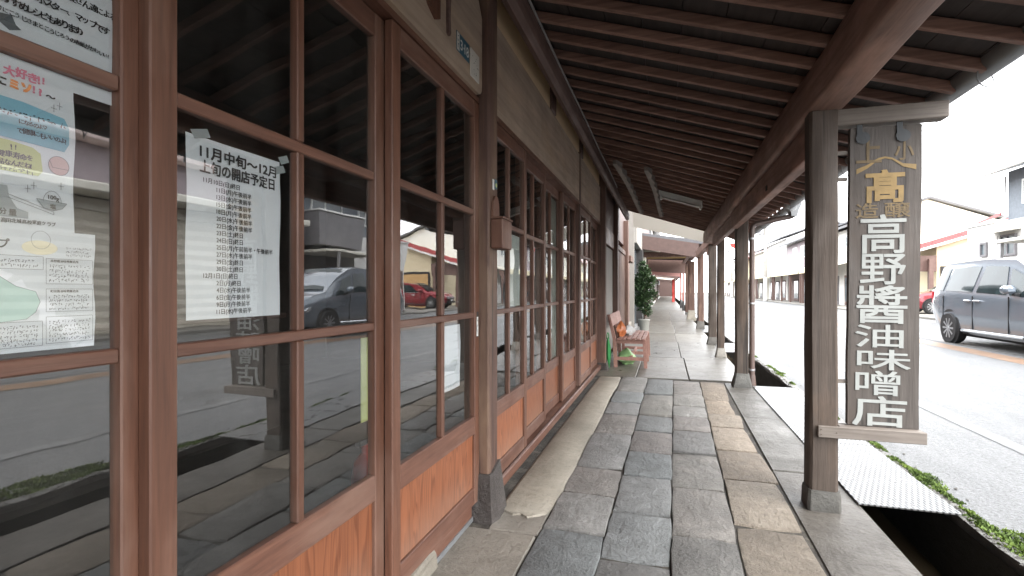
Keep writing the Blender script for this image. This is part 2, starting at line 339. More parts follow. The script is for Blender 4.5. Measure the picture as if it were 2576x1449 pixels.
# ---------------------------------------------------------------- geometry helpers
W = {}
class MB:
    def __init__(s): s.v = []; s.f = []
    def add(s, vs, fs):
        o = len(s.v); s.v += [tuple(v) for v in vs]; s.f += [tuple(i+o for i in f) for f in fs]; return s
    def box(s, x0, x1, y0, y1, z0, z1, c=0.0, rot=None):
        if x0 > x1: x0, x1 = x1, x0
        if y0 > y1: y0, y1 = y1, y0
        if z0 > z1: z0, z1 = z1, z0
        if c <= 0:
            vs = [(x, y, z) for x in (x0, x1) for y in (y0, y1) for z in (z0, z1)]
            fs = [(0,1,3,2), (4,6,7,5), (0,4,5,1), (2,3,7,6), (0,2,6,4), (1,5,7,3)]
        else:
            c = min(c, (x1-x0)*.45, (y1-y0)*.45, (z1-z0)*.45)
            vs = []; idx = {}
            for sx in (0, 1):
                for sy in (0, 1):
                    for sz in (0, 1):
                        p = ((x0, x1)[sx], (y0, y1)[sy], (z0, z1)[sz]); q = ((x0+c, x1-c)[sx], (y0+c, y1-c)[sy], (z0+c, z1-c)[sz])
                        for a in range(3):
                            w = list(q); w[a] = p[a]; idx[(sx, sy, sz, a)] = len(vs); vs.append(tuple(w))
            fs = []
            for a in range(3):
                b, d = [k for k in range(3) if k != a]
                for e in (0, 1):
                    loop = []
                    for (i, j) in ((0,0), (1,0), (1,1), (0,1)):
                        k = [0,0,0]; k[a] = e; k[b] = i; k[d] = j; loop.append(idx[(*k, a)])
                    fs.append(tuple(loop))
            for a in range(3):
                b, d = [k for k in range(3) if k != a]
                for i in (0, 1):
                    for j in (0, 1):
                        k0 = [0,0,0]; k0[b] = i; k0[d] = j; k1 = list(k0); k1[a] = 1
                        fs.append((idx[(*k0, b)], idx[(*k1, b)], idx[(*k1, d)], idx[(*k0, d)]))
            for sx in (0, 1):
                for sy in (0, 1):
                    for sz in (0, 1): fs.append(tuple(idx[(sx, sy, sz, a)] for a in range(3)))
        if rot is not None: vs = [tuple(rot @ Vector(v)) for v in vs]
        return s.add(vs, fs)
    def prism(s, poly, a, b, axis='Y'):
        n = len(poly)
        def P(p, t):
            return {'Y': (p[0], t, p[1]), 'X': (t, p[0], p[1]), 'Z': (p[0], p[1], t)}[axis]
        vs = [P(p, a) for p in poly]+[P(p, b) for p in poly]
        fs = [tuple(range(n)), tuple(range(2*n-1, n-1, -1))]+[(i, (i+1) % n, n+(i+1) % n, n+i) for i in range(n)]
        return s.add(vs, fs)
    def tube(s, pts, r, n=10, cap=True):
        pts = [Vector(p) for p in pts]; rs = r if isinstance(r, (list, tuple)) else [r]*len(pts)
        vs = []; up = None
        for i, p in enumerate(pts):
            t = ((pts[min(i+1, len(pts)-1)]-p).normalized()+(p-pts[max(i-1, 0)]).normalized())
            t = t.normalized() if t.length > 1e-6 else Vector((0,0,1))
            if up is None: up = Vector((0,0,1)) if abs(t.z) < .9 else Vector((1,0,0))
            a = t.cross(up).normalized(); b = a.cross(t).normalized(); up = b
            for k in range(n):
                w = 2*math.pi*k/n; vs.append(p+rs[i]*(math.cos(w)*a+math.sin(w)*b))
        fs = [(i*n+k, i*n+(k+1) % n, (i+1)*n+(k+1) % n, (i+1)*n+k) for i in range(len(pts)-1) for k in range(n)]
        if cap: fs += [tuple(range(n-1, -1, -1)), tuple((len(pts)-1)*n+k for k in range(n))]
        return s.add(vs, fs)
    def lathe(s, prof, org, axis='X', n=20):
        vs = []; m = len(prof)
        for (r, h) in prof:
            for k in range(n):
                w = 2*math.pi*k/n; a, b = r*math.cos(w), r*math.sin(w)
                vs.append({'X': (org[0]+h, org[1]+a, org[2]+b), 'Y': (org[0]+a, org[1]+h, org[2]+b), 'Z': (org[0]+a, org[1]+b, org[2]+h)}[axis])
        fs = [(i*n+k, i*n+(k+1) % n, (i+1)*n+(k+1) % n, (i+1)*n+k) for i in range(m-1) for k in range(n)]
        fs += [tuple(range(n-1, -1, -1)), tuple((m-1)*n+k for k in range(n))]
        return s.add(vs, fs)
    def quad(s, a, b, c, d): return s.add([a, b, c, d], [(0,1,2,3)])
    def wobble(s, k, seed=0):
        r = random.Random(seed); s.v = [tuple(c+r.uniform(-k, k) for c in v) for v in s.v]; return s
def mesh_obj(name, mb, mat, parent=None, smooth=False, recalc=True, org=None):
    o0 = Vector(W[parent]) if parent is not None else Vector((0,0,0))
    if org is not None: o0 = Vector(org)
    me = bpy.data.meshes.new(name)
    me.from_pydata([tuple(Vector(v)-o0) for v in mb.v], [], mb.f)
    if recalc:
        bm = bmesh.new(); bm.from_mesh(me); bmesh.ops.recalc_face_normals(bm, faces=bm.faces); bm.to_mesh(me); bm.free()
    if smooth:
        me.polygons.foreach_set('use_smooth', [True]*len(me.polygons))
        me.set_sharp_from_angle(angle=R(38))
    me.materials.append(M[mat] if isinstance(mat, str) else mat)
    o = bpy.data.objects.new(name, me); C.objects.link(o)
    if parent is not None: o.parent = parent
    if org is not None: o.location = org
    W[o] = o0
    return o
def part(name, mb, mat, parent, smooth=False, label=None):
    o = mesh_obj(name, mb, mat, parent, smooth)
    if label: o['label'] = label
    return o
def tag(o, label, cat, group=None):
    o['label'] = label; o['category'] = cat
    if group: o['group'] = group
    return o
def thing(name, label, cat, loc, group=None, local=False, rotz=0):
    o = bpy.data.objects.new(name, None); C.objects.link(o); o.location = loc; o.rotation_euler = (0,0,rotz)
    o.empty_display_size = .1
    W[o] = Vector((0,0,0)) if local else Vector(loc)
    return tag(o, label, cat, group)
def solo(name, mb, mat, label, cat, group=None, org=None, smooth=False):
    if org is None:
        n = len(mb.v); org = (sum(v[0] for v in mb.v)/n, sum(v[1] for v in mb.v)/n, min(v[2] for v in mb.v))
    return tag(mesh_obj(name, mb, mat, None, smooth, True, org), label, cat, group)
def struct(name, mb, mat, parent=None, kind='structure', smooth=False):
    o = mesh_obj(name, mb, mat, parent, smooth)
    if parent is None or kind == 'stuff': o['kind'] = kind
    return o
def bx(*a, c=0.0): return MB().box(*a, c=c)

# lettering: glyph outlines of Blender's own fonts turned into thin meshes
_tc = {}
def glyphs(body, offset=0.0):
    key = (body, offset)
    if key not in _tc:
        cv = bpy.data.curves.new('txt', 'FONT'); cv.body = body; cv.resolution_u = 3; cv.offset = offset
        o = bpy.data.objects.new('txt', cv); C.objects.link(o)
        dg = bpy.context.evaluated_depsgraph_get(); dg.update()
        me = bpy.data.meshes.new_from_object(o.evaluated_get(dg))
        vs = [tuple(v.co) for v in me.vertices]; fs = [tuple(p.vertices) for p in me.polygons]
        bpy.data.objects.remove(o); bpy.data.curves.remove(cv); bpy.data.meshes.remove(me)
        _tc[key] = (vs, fs)
    return _tc[key]
class Plane:
    """a place to print on: a corner (seen top left), the direction to the right, up and out"""
    def __init__(s, o, r, u, n): s.o, s.r, s.u, s.n = Vector(o), Vector(r), Vector(u), Vector(n)
    def p(s, x, y, h=0): return s.o+s.r*x-s.u*y+s.n*h          # y counts downwards
def text(mb, pl, body, x, y, w=None, h=None, off=0.0, lift=.0006, rot=0.0, thick=0.0, jit=0):
    """print body with its ink box at (x, y) top left, w wide and h tall (metres); off thickens the strokes (share of the height)"""
    vs, fs = glyphs(body, 0.0)
    if not vs: return
    x0, x1 = min(v[0] for v in vs), max(v[0] for v in vs); y0, y1 = min(v[1] for v in vs), max(v[1] for v in vs)
    if h is None: h = w*(y1-y0)/(x1-x0)
    if w is None: w = h*(x1-x0)/max(1e-4, y1-y0)
    k = h/max(.5, y1-y0)*off
    ca, sa = math.cos(rot), math.sin(rot)
    for n_, (dx, dy) in enumerate(((0, 0), (-k, -k), (k, -k), (-k, k), (k, k)) if off > .004 else ((0, 0),)):
        out = []
        for v in vs:
            a = (v[0]-x0)/max(1e-6, x1-x0)*w+dx; b = (y1-v[1])/max(1e-6, y1-y0)*h+dy
            out.append(pl.p(x+a*ca-b*sa, y+a*sa+b*ca, lift+n_*.00012))
        mb.add(out, fs)
        if thick:                                        # a raised edge under the face
            edge = {}
            for f in fs:
                for i in range(len(f)):
                    e = (f[i], f[(i+1) % len(f)]); q = tuple(sorted(e)); edge[q] = None if q in edge else e
            low = [p-pl.n*thick for p in out]; o = len(mb.v); mb.v += [tuple(p) for p in low]; base = o-len(out)
            for e in edge.values():
                if e: mb.f.append((base+e[0], base+e[1], o+e[1], o+e[0]))
def hand(mb, pl, body, x, y, h, pitch, off=0.012, seed=1, slope=0.0):
    r = random.Random(seed); cx = x
    small = 'っゃゅょッャュョー、。・'
    for ch in body:
        if ch == ' ': cx += pitch*.5; continue
        vs, fs = glyphs(ch, 0.0)
        if vs:
            x0, x1 = min(v[0] for v in vs), max(v[0] for v in vs); y0, y1 = min(v[1] for v in vs), max(v[1] for v in vs)
            k = h/0.95*r.uniform(.9, 1.1)
            text(mb, pl, ch, cx+r.uniform(-.05, .05)*pitch+x0*k*.9, y+(.80-y1)*k+(cx-x)*slope+r.uniform(-.06, .06)*h, (x1-x0)*k*.95, (y1-y0)*k, off, rot=r.uniform(-.09, .09))
        cx += pitch
def scribble(mb, pl, x, y, w, h, seed):
    """a line of writing too small to read: short pen strokes"""
    r = random.Random(seed); cx = x
    while cx < x+w:
        cw = h*r.uniform(.55, .95)
        for k in range(r.choice((2, 3, 3, 4))):
            a = cx+r.uniform(0, cw*.6); b = y+r.uniform(0, h*.9)
            if r.random() < .55: dx, dy = cw*r.uniform(.3, .7), h*r.uniform(-.1, .1)
            else: dx, dy = cw*r.uniform(-.2, .2), h*r.uniform(.3, .7)
            t = h*.09; L = math.hypot(dx, dy) or 1; nx, ny = -dy/L*t, dx/L*t
            mb.quad(pl.p(a-nx, b-ny, .0007), pl.p(a+dx-nx, b+dy-ny, .0007), pl.p(a+dx+nx, b+dy+ny, .0007), pl.p(a+nx, b+ny, .0007))
        cx += cw*1.15
        if r.random() < .06: cx += h*.6
def poly2(mb, pl, pts, lift=.0004):
    mb.add([pl.p(a, b, lift) for a, b in pts], [tuple(range(len(pts)))])
def pline(mb, pl, pts, t, lift=.0008, close=False):
    q = list(pts)+([pts[0]] if close else [])
    for (a, b), (c, d) in zip(q, q[1:]):
        L = math.hypot(c-a, d-b) or 1; nx, ny = -(d-b)/L*t/2, (c-a)/L*t/2
        mb.quad(pl.p(a-nx, b-ny, lift), pl.p(c-nx, d-ny, lift), pl.p(c+nx, d+ny, lift), pl.p(a+nx, b+ny, lift))
def blob(cx, cy, rx, ry, n=22, a0=0, a1=2*math.pi):
    return [(cx+rx*math.cos(a0+(a1-a0)*k/(n-1)), cy+ry*math.sin(a0+(a1-a0)*k/(n-1))) for k in range(n)]

# ================================================================ SETTING
g = MB().quad((-120,-60,-.62), (160,-60,-.62), (160,400,-.62), (-120,400,-.62)); struct('ground', g, 'dirt')
# road (with a slight camber) and its painted lines
rd = MB(); ys = [-14+i*4 for i in range(36)]
xs = [1.42, 2.4, 4.0, 5.3, 7.0, 9.0, 9.75]; zs = [-.035, -.02, .0, .01, .0, -.02, -.035]
for y in ys:
    for x, z in zip(xs, zs): rd.v.append((x, y, z-.02))
n = len(xs)
for i in range(len(ys)-1):
    for k in range(n-1): rd.f.append((i*n+k, i*n+k+1, (i+1)*n+k+1, (i+1)*n+k))
rdo = struct('road', rd, 'road', smooth=True)
def zroad(x):
    for a, b, p, q in zip(xs, xs[1:], zs, zs[1:]):
        if a <= x <= b: return p+(q-p)*(x-a)/(b-a)-.02
    return -.055
def stripe(name, x0, x1, y0, y1, mat, dz=.004):
    m = MB(); step = 4.0; y = y0
    m.quad((x0, y0, zroad(x0)+dz), (x1, y0, zroad(x1)+dz), (x1, y1, zroad(x1)+dz), (x0, y1, zroad(x0)+dz))
    o = struct(name, m, mat); return o
stripe('edge_line', 2.33, 2.45, -10, 110, 'paintw')
stripe('far_edge_line', 8.85, 8.97, -10, 110, 'paintw')
stripe('rust_strip', 5.02, 5.42, -10, 110, 'rust')
for k in range(14):
    y = -6+k*8
    o = stripe('lane_line', 5.60, 5.72, y, y+4.6, 'paintw')
# far pavement with its kerb
struct('far_pavement', bx(9.80, 34, -14, 126, -.6, .03, c=.02), 'apron')

# covered walkway: bed, stones, aprons, slabs
walk = struct('walkway', bx(-.90, .940, -4.2, 92, -.60, -.012), 'mortar')
XB0, XB1 = [-.545, -.262, .016, .285, .565], [-.514, -.21, .083, .383, .62]
def xb(i, y): return XB0[i]+(XB1[i]-XB0[i])*(y-1.86)/4.54
ROWS = [[6.51,5.60,5.04,4.55,3.91,3.15,2.72,2.28,1.62,1.0,.4,-.3,-1.0,-1.8,-2.6,-3.4,-4.1],
        [6.47,5.53,4.59,4.05,3.53,3.07,2.55,2.10,1.5,.9,.3,-.3,-1.0,-1.7,-2.5,-3.3,-4.1],
        [6.45,6.15,5.62,5.07,4.62,4.16,3.60,2.96,2.37,1.75,1.15,.5,-.2,-1.0,-1.8,-2.6,-3.3,-4.1],
        [6.41,5.40,4.81,4.35,3.74,3.17,2.56,1.95,1.3,.7,0,-.8,-1.6,-2.4,-3.2,-4.1]]
rs = random.Random(5)
def paving(x0a, x1a, x0b, x1b, ya, yb, mat, name='paving_stone', gap=.0042, jit=.0085, drop=.011, z=0.0, wave=.0):
    """one stone: jittered outline, worn rounded edge; (x0a..x1a) at ya, (x0b..x1b) at yb"""
    P = []
    def side(p, q, k):
        for i in range(k):
            t = i/k; P.append([p[0]+(q[0]-p[0])*t, p[1]+(q[1]-p[1])*t])
    gx = gap*.35
    A, B, Cc, D = (x0a+gx, ya+gap), (x1a-gx, ya+gap), (x1b-gx, yb-gap), (x0b+gx, yb-gap)
    side(A, B, 3); side(B, Cc, 4); side(Cc, D, 3); side(D, A, 4)
    cx = sum(p[0] for p in P)/len(P); cy = sum(p[1] for p in P)/len(P)
    for i, p in enumerate(P):
        j = jit*(1.0 if i not in (0, 3, 7, 10) else .5)
        p[0] += rs.uniform(-j, j)*.6; p[1] += rs.uniform(-j, j)
        if i in (0, 3, 7, 10):                                  # worn corners
            q = rs.uniform(.01, .06); p[0] += (cx-p[0])*q; p[1] += (cy-p[1])*q
    tx, ty = rs.uniform(-.018, .018), rs.uniform(-.018, .018); dz = rs.uniform(-.006, .004)+z
    n = len(P); m = MB()
    for ring, (ins, zz) in enumerate(((0, -.06), (0, -drop), (.004, -.003), (.016, 0))):
        for p in P:
            d = math.hypot(p[0]-cx, p[1]-cy) or 1; k = 1-ins/d
            x, y = cx+(p[0]-cx)*k, cy+(p[1]-cy)*k
            m.v.append((x, y, zz+dz+(x-cx)*tx+(y-cy)*ty))
    for q in range(3):
        for i in range(n): m.f.append((q*n+i, q*n+(i+1) % n, (q+1)*n+(i+1) % n, (q+1)*n+i))
    m.f.append(tuple(3*n+i for i in range(n)))
    return part(name, m, mat, walk, smooth=True)
for c in range(4):
    rows = ROWS[c]
    for yb_, ya_ in zip(rows, rows[1:]):
        ex = [0, 0]
        if c == 3: ex = [rs.uniform(-.02, .035), rs.uniform(-.02, .035)]
        ex0 = -.0
        paving(xb(c, ya_), xb(c+1, ya_)+ex[0], xb(c, yb_), xb(c+1, yb_)+ex[1], ya_, yb_, 'stoneb' if c == 3 else 'stone')
# aprons
def slab(name, x0, x1, y0, y1, mat, z=0.0, c=.008, seed=0, h=.04):
    m = bx(x0, x1, y0, y1, z-h, z, c=c); return part(name, m, mat, walk)
slab('apron_slab', -.90, -.550, 1.12, 2.20, 'apron', -.004)
slab('apron_slab', -.90, -.550, -.40, 1.112, 'apron', -.003)
slab('apron_slab', -.90, -.550, -4.1, -.408, 'apron', -.006)
slab('apron_slab', -.78, -.542, 2.208, 2.46, 'apron', -.006)
def rough_slab(name, x0, x1, y0, y1, z, mat, seed):
    """long worn sill stone with a broken near end"""
    r = random.Random(seed); L = []
    for i in range(9): L.append((x0, y1-(y1-y0)*i/8))
    L += [(x0+.01, y0-.0), (x0+.03, y0-.045), (x0+.09, y0-.075), (x0+.13, y0-.06), (x0+.17, y0-.085), (x0+.22, y0-.05), (x1-.02, y0-.02)]
    for i in range(9): L.append((x1+r.uniform(-.008, .008), y0+.12+(y1-y0-.12)*i/8))
    m = MB(); n = len(L); cx = (x0+x1)/2
    for zz, ins in ((-.05, 0), (z-.012, 0), (z, .02)):
        for (x, y) in L: m.v.append((x+(cx-x)*ins/.15, y, zz))
    for q in range(2):
        for i in range(n): m.f.append((q*n+i, q*n+(i+1) % n, (q+1)*n+(i+1) % n, (q+1)*n+i))
    m.f.append(tuple(2*n+i for i in range(n))); return part(name, m, mat, walk, smooth=True)
rough_slab('sill_stone', -.80, -.530, 2.44, 6.47, .003, 'beige', 3)
for (y0, y1, z) in ((-4.1, .6, -.006), (.608, 1.95, -.002), (1.956, 3.40, -.005), (3.407, 4.75, -.001), (4.757, 6.46, -.004)):
    m = bx(xb(4, y0)+.030, .940, y0, y1, -.05, z, c=.006)
    # edge follows the stones
    m.v = [(xb(4, v[1])+.030+(0 if v[0] < xb(4, y0)+.032 else .004) if v[0] < .9 else v[0], v[1], v[2]) for v in m.v]
    part('concrete_strip', m, 'strip', walk)
# big concrete slabs further on
yy = 6.53; k = 0
rr = random.Random(2)
while yy < 60:
    L = (2.05, 2.65, 2.2, 2.9, 2.4, 3.1)[k % 6]
    sx = .19+rr.uniform(-.08, .08)
    zz = rr.uniform(-.004, .003)
    if k < 2: spans = ((-.90, -.36), (-.352, sx), (sx+.01, .940))
    elif k < 8: spans = ((-.90, sx), (sx+.01, .940))
    else: spans = ((-.90, .940),)
    for a, b in spans: slab('paving_slab', a, b, yy+.006, yy+L-.006, 'slab', zz+rr.uniform(-.003, .003), c=.007)
    yy += L; k += 1
slab('paving_slab', -.90, .940, yy+.006, 92, 'slab', 0)

# drain: channel, water, plates, rough kerb
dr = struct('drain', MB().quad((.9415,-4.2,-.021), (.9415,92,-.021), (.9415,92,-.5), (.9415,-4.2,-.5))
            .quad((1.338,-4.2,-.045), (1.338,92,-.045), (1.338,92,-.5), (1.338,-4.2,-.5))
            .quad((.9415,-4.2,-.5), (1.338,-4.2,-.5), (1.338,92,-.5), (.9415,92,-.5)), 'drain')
struct('drain_water', MB().quad((.945,-4.2,-.36), (1.342,-4.2,-.36), (1.342,92,-.36), (.945,92,-.36)), 'water')
kb = MB(); r = random.Random(9); N = 150
prof = [(1.346, -.5), (1.346, -.03), (1.352, -.012), (1.40, -.01), (1.46, -.035)]
for i in range(N+1):
    y = -4.2+20.2*i/N
    for j, (x, z) in enumerate(prof):
        kk = .0 if j in (0,) else .008
        kb.v.append((x+(r.uniform(-kk, kk) if j > 1 else (r.uniform(-.004, .010) if j == 1 else 0)), y, z+(r.uniform(-kk, kk) if j else 0)))
for i in range(N):
    for j in range(len(prof)-1): kb.f.append((i*5+j, i*5+j+1, (i+1)*5+j+1, (i+1)*5+j))
struct('kerb', kb, 'kerb', smooth=True)
struct('kerb', bx(1.346, 1.46, 16, 92, -.5, -.012), 'kerb')
PLATES = [(2.97, 4.10), (4.107, 5.02), (5.027, 5.80), (5.807, 6.28)]
for i, (a, b) in enumerate(PLATES):
    m = bx(.930, 1.362, a, b, .000, .007); o = part('cover_plate', m, 'plate', dr)
for a, b in ((9.6, 11.2), (14, 16.5), (21, 24)):
    part('cover_plate', bx(.930, 1.362, a, b, .001, .008), 'plate', dr)
gv = MB(); r = random.Random(77)
for i in range(900):
    y = r.uniform(1.0, 9.0) if i % 2 else r.uniform(1.4, 4.2); x = 1.352+abs(r.gauss(0, .07)); q = r.uniform(.004, .013)
    z = -.012 if x < 1.40 else zroad(max(1.43, x))
    a = [Vector((r.gauss(0, 1), r.gauss(0, 1), r.gauss(0, .7))).normalized()*q*r.uniform(.7, 1.2) for _ in range(4)]
    c = Vector((x, y, z+q*.4)); s6 = [c+Vector((q, 0, 0)), c+Vector((0, q*1.1, 0)), c+Vector((-q, 0, 0)), c+Vector((0, -q*.9, 0)), c+Vector((q*.2, 0, q*.7)), c-Vector((0, 0, q*.7))]
    gv.add(s6, [(0,1,4), (1,2,4), (2,3,4), (3,0,4), (1,0,5), (2,1,5), (3,2,5), (0,3,5)])
struct('gravel', gv, 'kerb', kind='stuff')
# moss along the kerb
ms = MB(); r = random.Random(21)
centres = [(1.50, 2.02, .12), (1.60, 2.10, .10), (1.46, 2.22, .10), (1.70, 2.05, .08), (1.55, 2.32, .11), (1.66, 2.28, .09), (1.45, 2.45, .09), (1.52, 2.55, .07), (1.44, 2.62, .13), (1.52, 2.78, .12), (1.42, 2.9, .10), (1.60, 2.6, .10), (1.43, 3.48, .11), (1.47, 3.68, .10), (1.42, 4.3, .08),
           (1.47, 1.75, .13), (1.62, 1.85, .10), (1.50, 1.45, .13), (1.46, 1.1, .12), (1.5, .6, .11), (1.47, .1, .1),
           (1.44, 3.05, .05), (1.45, 3.28, .06), (1.42, 3.45, .08), (1.45, 3.66, .09), (1.41, 3.85, .07), (1.43, 4.15, .05), (1.40, 4.6, .06), (1.39, 5.0, .04),
           (1.42, 7.35, .08), (1.46, 7.7, .09), (1.44, 8.1, .07), (1.41, 9.2, .05), (1.42, 6.7, .04), (1.43, -1, .1), (1.46, -2, .1)]
for cx, cy, rad in centres:
    for q in range(int(520*rad/.1)):
        a = r.uniform(0, 6.283); d = rad*r.random()**.62*(1+.35*math.sin(3*a+cx*40))
        x, y = cx+math.cos(a)*d*.75, cy+math.sin(a)*d*1.35
        if x < 1.37: x = 1.37+r.random()*.02
        hgt = .020*max(0, 1-d/rad)+.006; t = r.uniform(0, 6.283); s_ = r.uniform(.004, .010)
        z0 = (-.014 if x < 1.42 else max(-.048, -.014-.034*(x-1.42)/.06))+.004+hgt*r.random()*.8
        dx, dy = math.cos(t)*s_, math.sin(t)*s_
        ms.add([(x-dx, y-dy, z0-.006), (x+dx, y+dy, z0-.006), (x+r.uniform(-.010, .010), y+r.uniform(-.010, .010), z0+r.uniform(.002, .010))], [(0,1,2)])
struct('moss', ms, 'moss', kind='stuff')

# ================================================================ SHOP FRONT
shop = thing('shop_building', 'old timber soy sauce shop front with glazed sliding doors and orange wooden kick panels', 'shop', (-.9, 3.3, 0))
def wall_post(y0, y1, x0=-.93, x1=-.80, ztop=2.66, zb=.21, shoe=True):
    m = MB().box(x0, x1, y0, y1, zb-.03, ztop, c=.008)
    p = part('wall_post', m, 'postb', shop)
    if shoe:
        s_ = MB(); a = .018
        pts0 = [(x0, y0-.035), (x1+.028, y0-.04), (x1+.045, y0+.02), (x1+.04, y1+.03), (x0, y1+.035)]
        pts1 = [(x0, y0-.010), (x1+.008, y0-.012), (x1+.012, y0+.03), (x1+.010, y1+.01), (x0, y1+.010)]
        zz = [0, 0, 0, .03, 0]
        s_.v = [(x, y, -.02) for x, y in pts0]+[(x, y, zb+dz) for (x, y), dz in zip(pts1, zz)]
        s_.f = [(0,1,2,3,4), (9,8,7,6,5)]+[(i, (i+1) % 5, 5+(i+1) % 5, 5+i) for i in range(5)]
        part('post_shoe', s_, 'rot', p)
    return p
wall_post(2.285, 2.415)
wall_post(5.225, 5.32, -.95, -.845, 2.5, .12, False)
wall_post(6.98, 7.10, -.93, -.78, 2.66, .10)
wall_post(-1.35, -1.22)
# lintels, plaster, struts above the doors
def lint(y0, y1, x=-.85, x0=-.955):
    part('lintel', MB().box(x0, x, y0, y1, 1.992, 2.478, c=.006), 'lintel', shop)
lint(-4.0, -1.355); lint(-1.215, 1.30); lint(2.42, 6.975)
lb = MB(); L0, L1 = 1.305, 2.278                 # the last lintel board before the post, with its rounded lower corner
pts = [(L0, 1.992), (L1-.05, 1.992), (L1-.018, 2.0), (L1-.004, 2.018), (L1, 2.05), (L1, 2.36), (L1-.05, 2.43), (L1-.06, 2.478), (L0, 2.478)]
lb.prism(pts, -.955, -.832, 'X'); part('lintel', lb, 'lintel', shop)
STR = [(3.895, 4.06), (5.30, 5.47)]
for a, b in ((2.42, 3.895), (4.06, 5.30), (5.47, 6.975), (-1.2, 2.28), (-4, -1.36)):
    part('plaster_panel', bx(-.90, -.862, a, b, 2.48, 2.80), 'plaster', shop)
for a, b in STR: part('strut', bx(-.93, -.845, a, b, 2.482, 2.80, c=.006), 'darkw', shop)
part('ledger_beam', MB().prism([(-.758, 2.472), (-.722, 2.455), (-.696, 2.485), (-.690, 2.52), (-.690, 2.585), (-.72, 2.615), (-.765, 2.62)], -4.0, 10.38, 'Y'), 'darkw', shop)
# sill track and the stones below it
part('door_sill', bx(-.98, -.838, 2.42, 6.975, .015, .075, c=.006), 'frameh', shop)
part('door_sill', bx(-.98, -.868, -1.2, 2.24, .015, .080, c=.006), 'frameh', shop)
part('track_rail', bx(-.852, -.846, 2.47, 6.95, .075, .083), 'brownw', shop)
part('sill_edge', bx(-.872, -.863, -1.2, 2.24, .0, .022), 'gutter', shop)
rk = random.Random(4)
y = -1.1
while y < 1.75:
    L = rk.uniform(.22, .42)
    part('sill_stone', MB().box(-.90, -.845+rk.uniform(-.012, .01), y, y+L-.015, -.02, .075+rk.uniform(-.012, .004), c=.02).wobble(.008, int(y*100)), 'beige', shop); y += L
part('head_track', bx(-.955, -.843, 2.42, 6.975, 1.962, 1.991), 'frameh', shop)
part('head_track', bx(-.955, -.848, -1.2, 2.28, 1.966, 1.991), 'frameh', shop)
# sliding doors
def door(y0, y1, x, z0=.085, z1=1.962, handle=None):
    th = .030; xb_ = x-th; f = MB(); s_ = .055
    f.box(xb_, x, y0, y0+s_, z0, z1, c=.003); f.box(xb_, x, y1-s_, y1, z0, z1, c=.003)
    d = part('sliding_door', f, 'frame', shop)
    def rl(name, a, b, depth=0.0015, mat='frameh', yy0=y0+s_, yy1=y1-s_):
        part(name, MB().box(xb_+.003, x-depth, yy0, yy1, a, b, c=.003), mat, d)
    rl('rail', z1-.075, z1); rl('rail', .41, .493); rl('rail', z0, .163)
    rl('muntin', 1.428, 1.456, .004); rl('muntin', .952, .978, .004)
    ym = (y0+y1)/2; w = .013
    zs_ = (.493, .952, .978, 1.428, 1.456, z1-.075)
    for a, b in ((0, 1), (2, 3), (4, 5)):
        part('muntin', MB().box(xb_+.003, x-.002, ym-w, ym+w, zs_[a], zs_[b], c=.003), 'frame', d)
        for p, q in ((y0+s_, ym-w), (ym+w, y1-s_)):
            part('pane', bx(x-.020, x-.016, p-.004, q+.004, zs_[a]-.004, zs_[b]+.004), 'glass', d)
    part('kick_panel', bx(x-.020, x-.013, y0+s_-.003, y1-s_+.003, .160, .413), 'panel', d)
    if handle is not None:
        part('finger_pull', MB().box(x-.004, x+.0015, handle-.012, handle+.012, .86, .98, c=.002), 'blackrub', d)
        part('pull_recess', bx(x-.002, x+.0022, handle-.007, handle+.007, .875, .965), 'trunk', d)
    return d
door(-.11, .716, -.912); door(.690, 1.486, -.882, handle=None); door(1.478, 2.282, -.849, handle=2.262)
door(-.90, -.085, -.882)
door(2.417, 3.16, -.850); door(3.105, 3.84, -.882); door(3.785, 4.56, -.914); door(4.505, 5.222, -.882)
door(5.322, 6.16, -.858); door(6.105, 6.978, -.890)
# the dim room behind the glass
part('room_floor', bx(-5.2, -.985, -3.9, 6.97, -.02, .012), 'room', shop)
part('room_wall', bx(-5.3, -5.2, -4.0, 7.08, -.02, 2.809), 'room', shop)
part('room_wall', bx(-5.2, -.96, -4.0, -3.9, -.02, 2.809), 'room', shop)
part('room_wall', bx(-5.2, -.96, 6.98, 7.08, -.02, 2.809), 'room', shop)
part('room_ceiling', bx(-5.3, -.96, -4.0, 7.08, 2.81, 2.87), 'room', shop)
part('shop_wall', bx(-1.05, -.905, -4.0, 7.1, 2.88, 5.2), 'darkw', shop)
part('shop_wall', bx(-.98, -.87, -4.0, -1.36, .0, 1.98), 'brownw', shop)
part('shop_roof', MB().prism([(-6.5, 7.0), (-.2, 5.1), (-.2, 5.25), (-6.5, 7.15)], -4.0, 7.1, 'Y'), 'tile', shop)
for dy in (5.9, 5.0, 4.1, 3.0, 6.6):
    pass
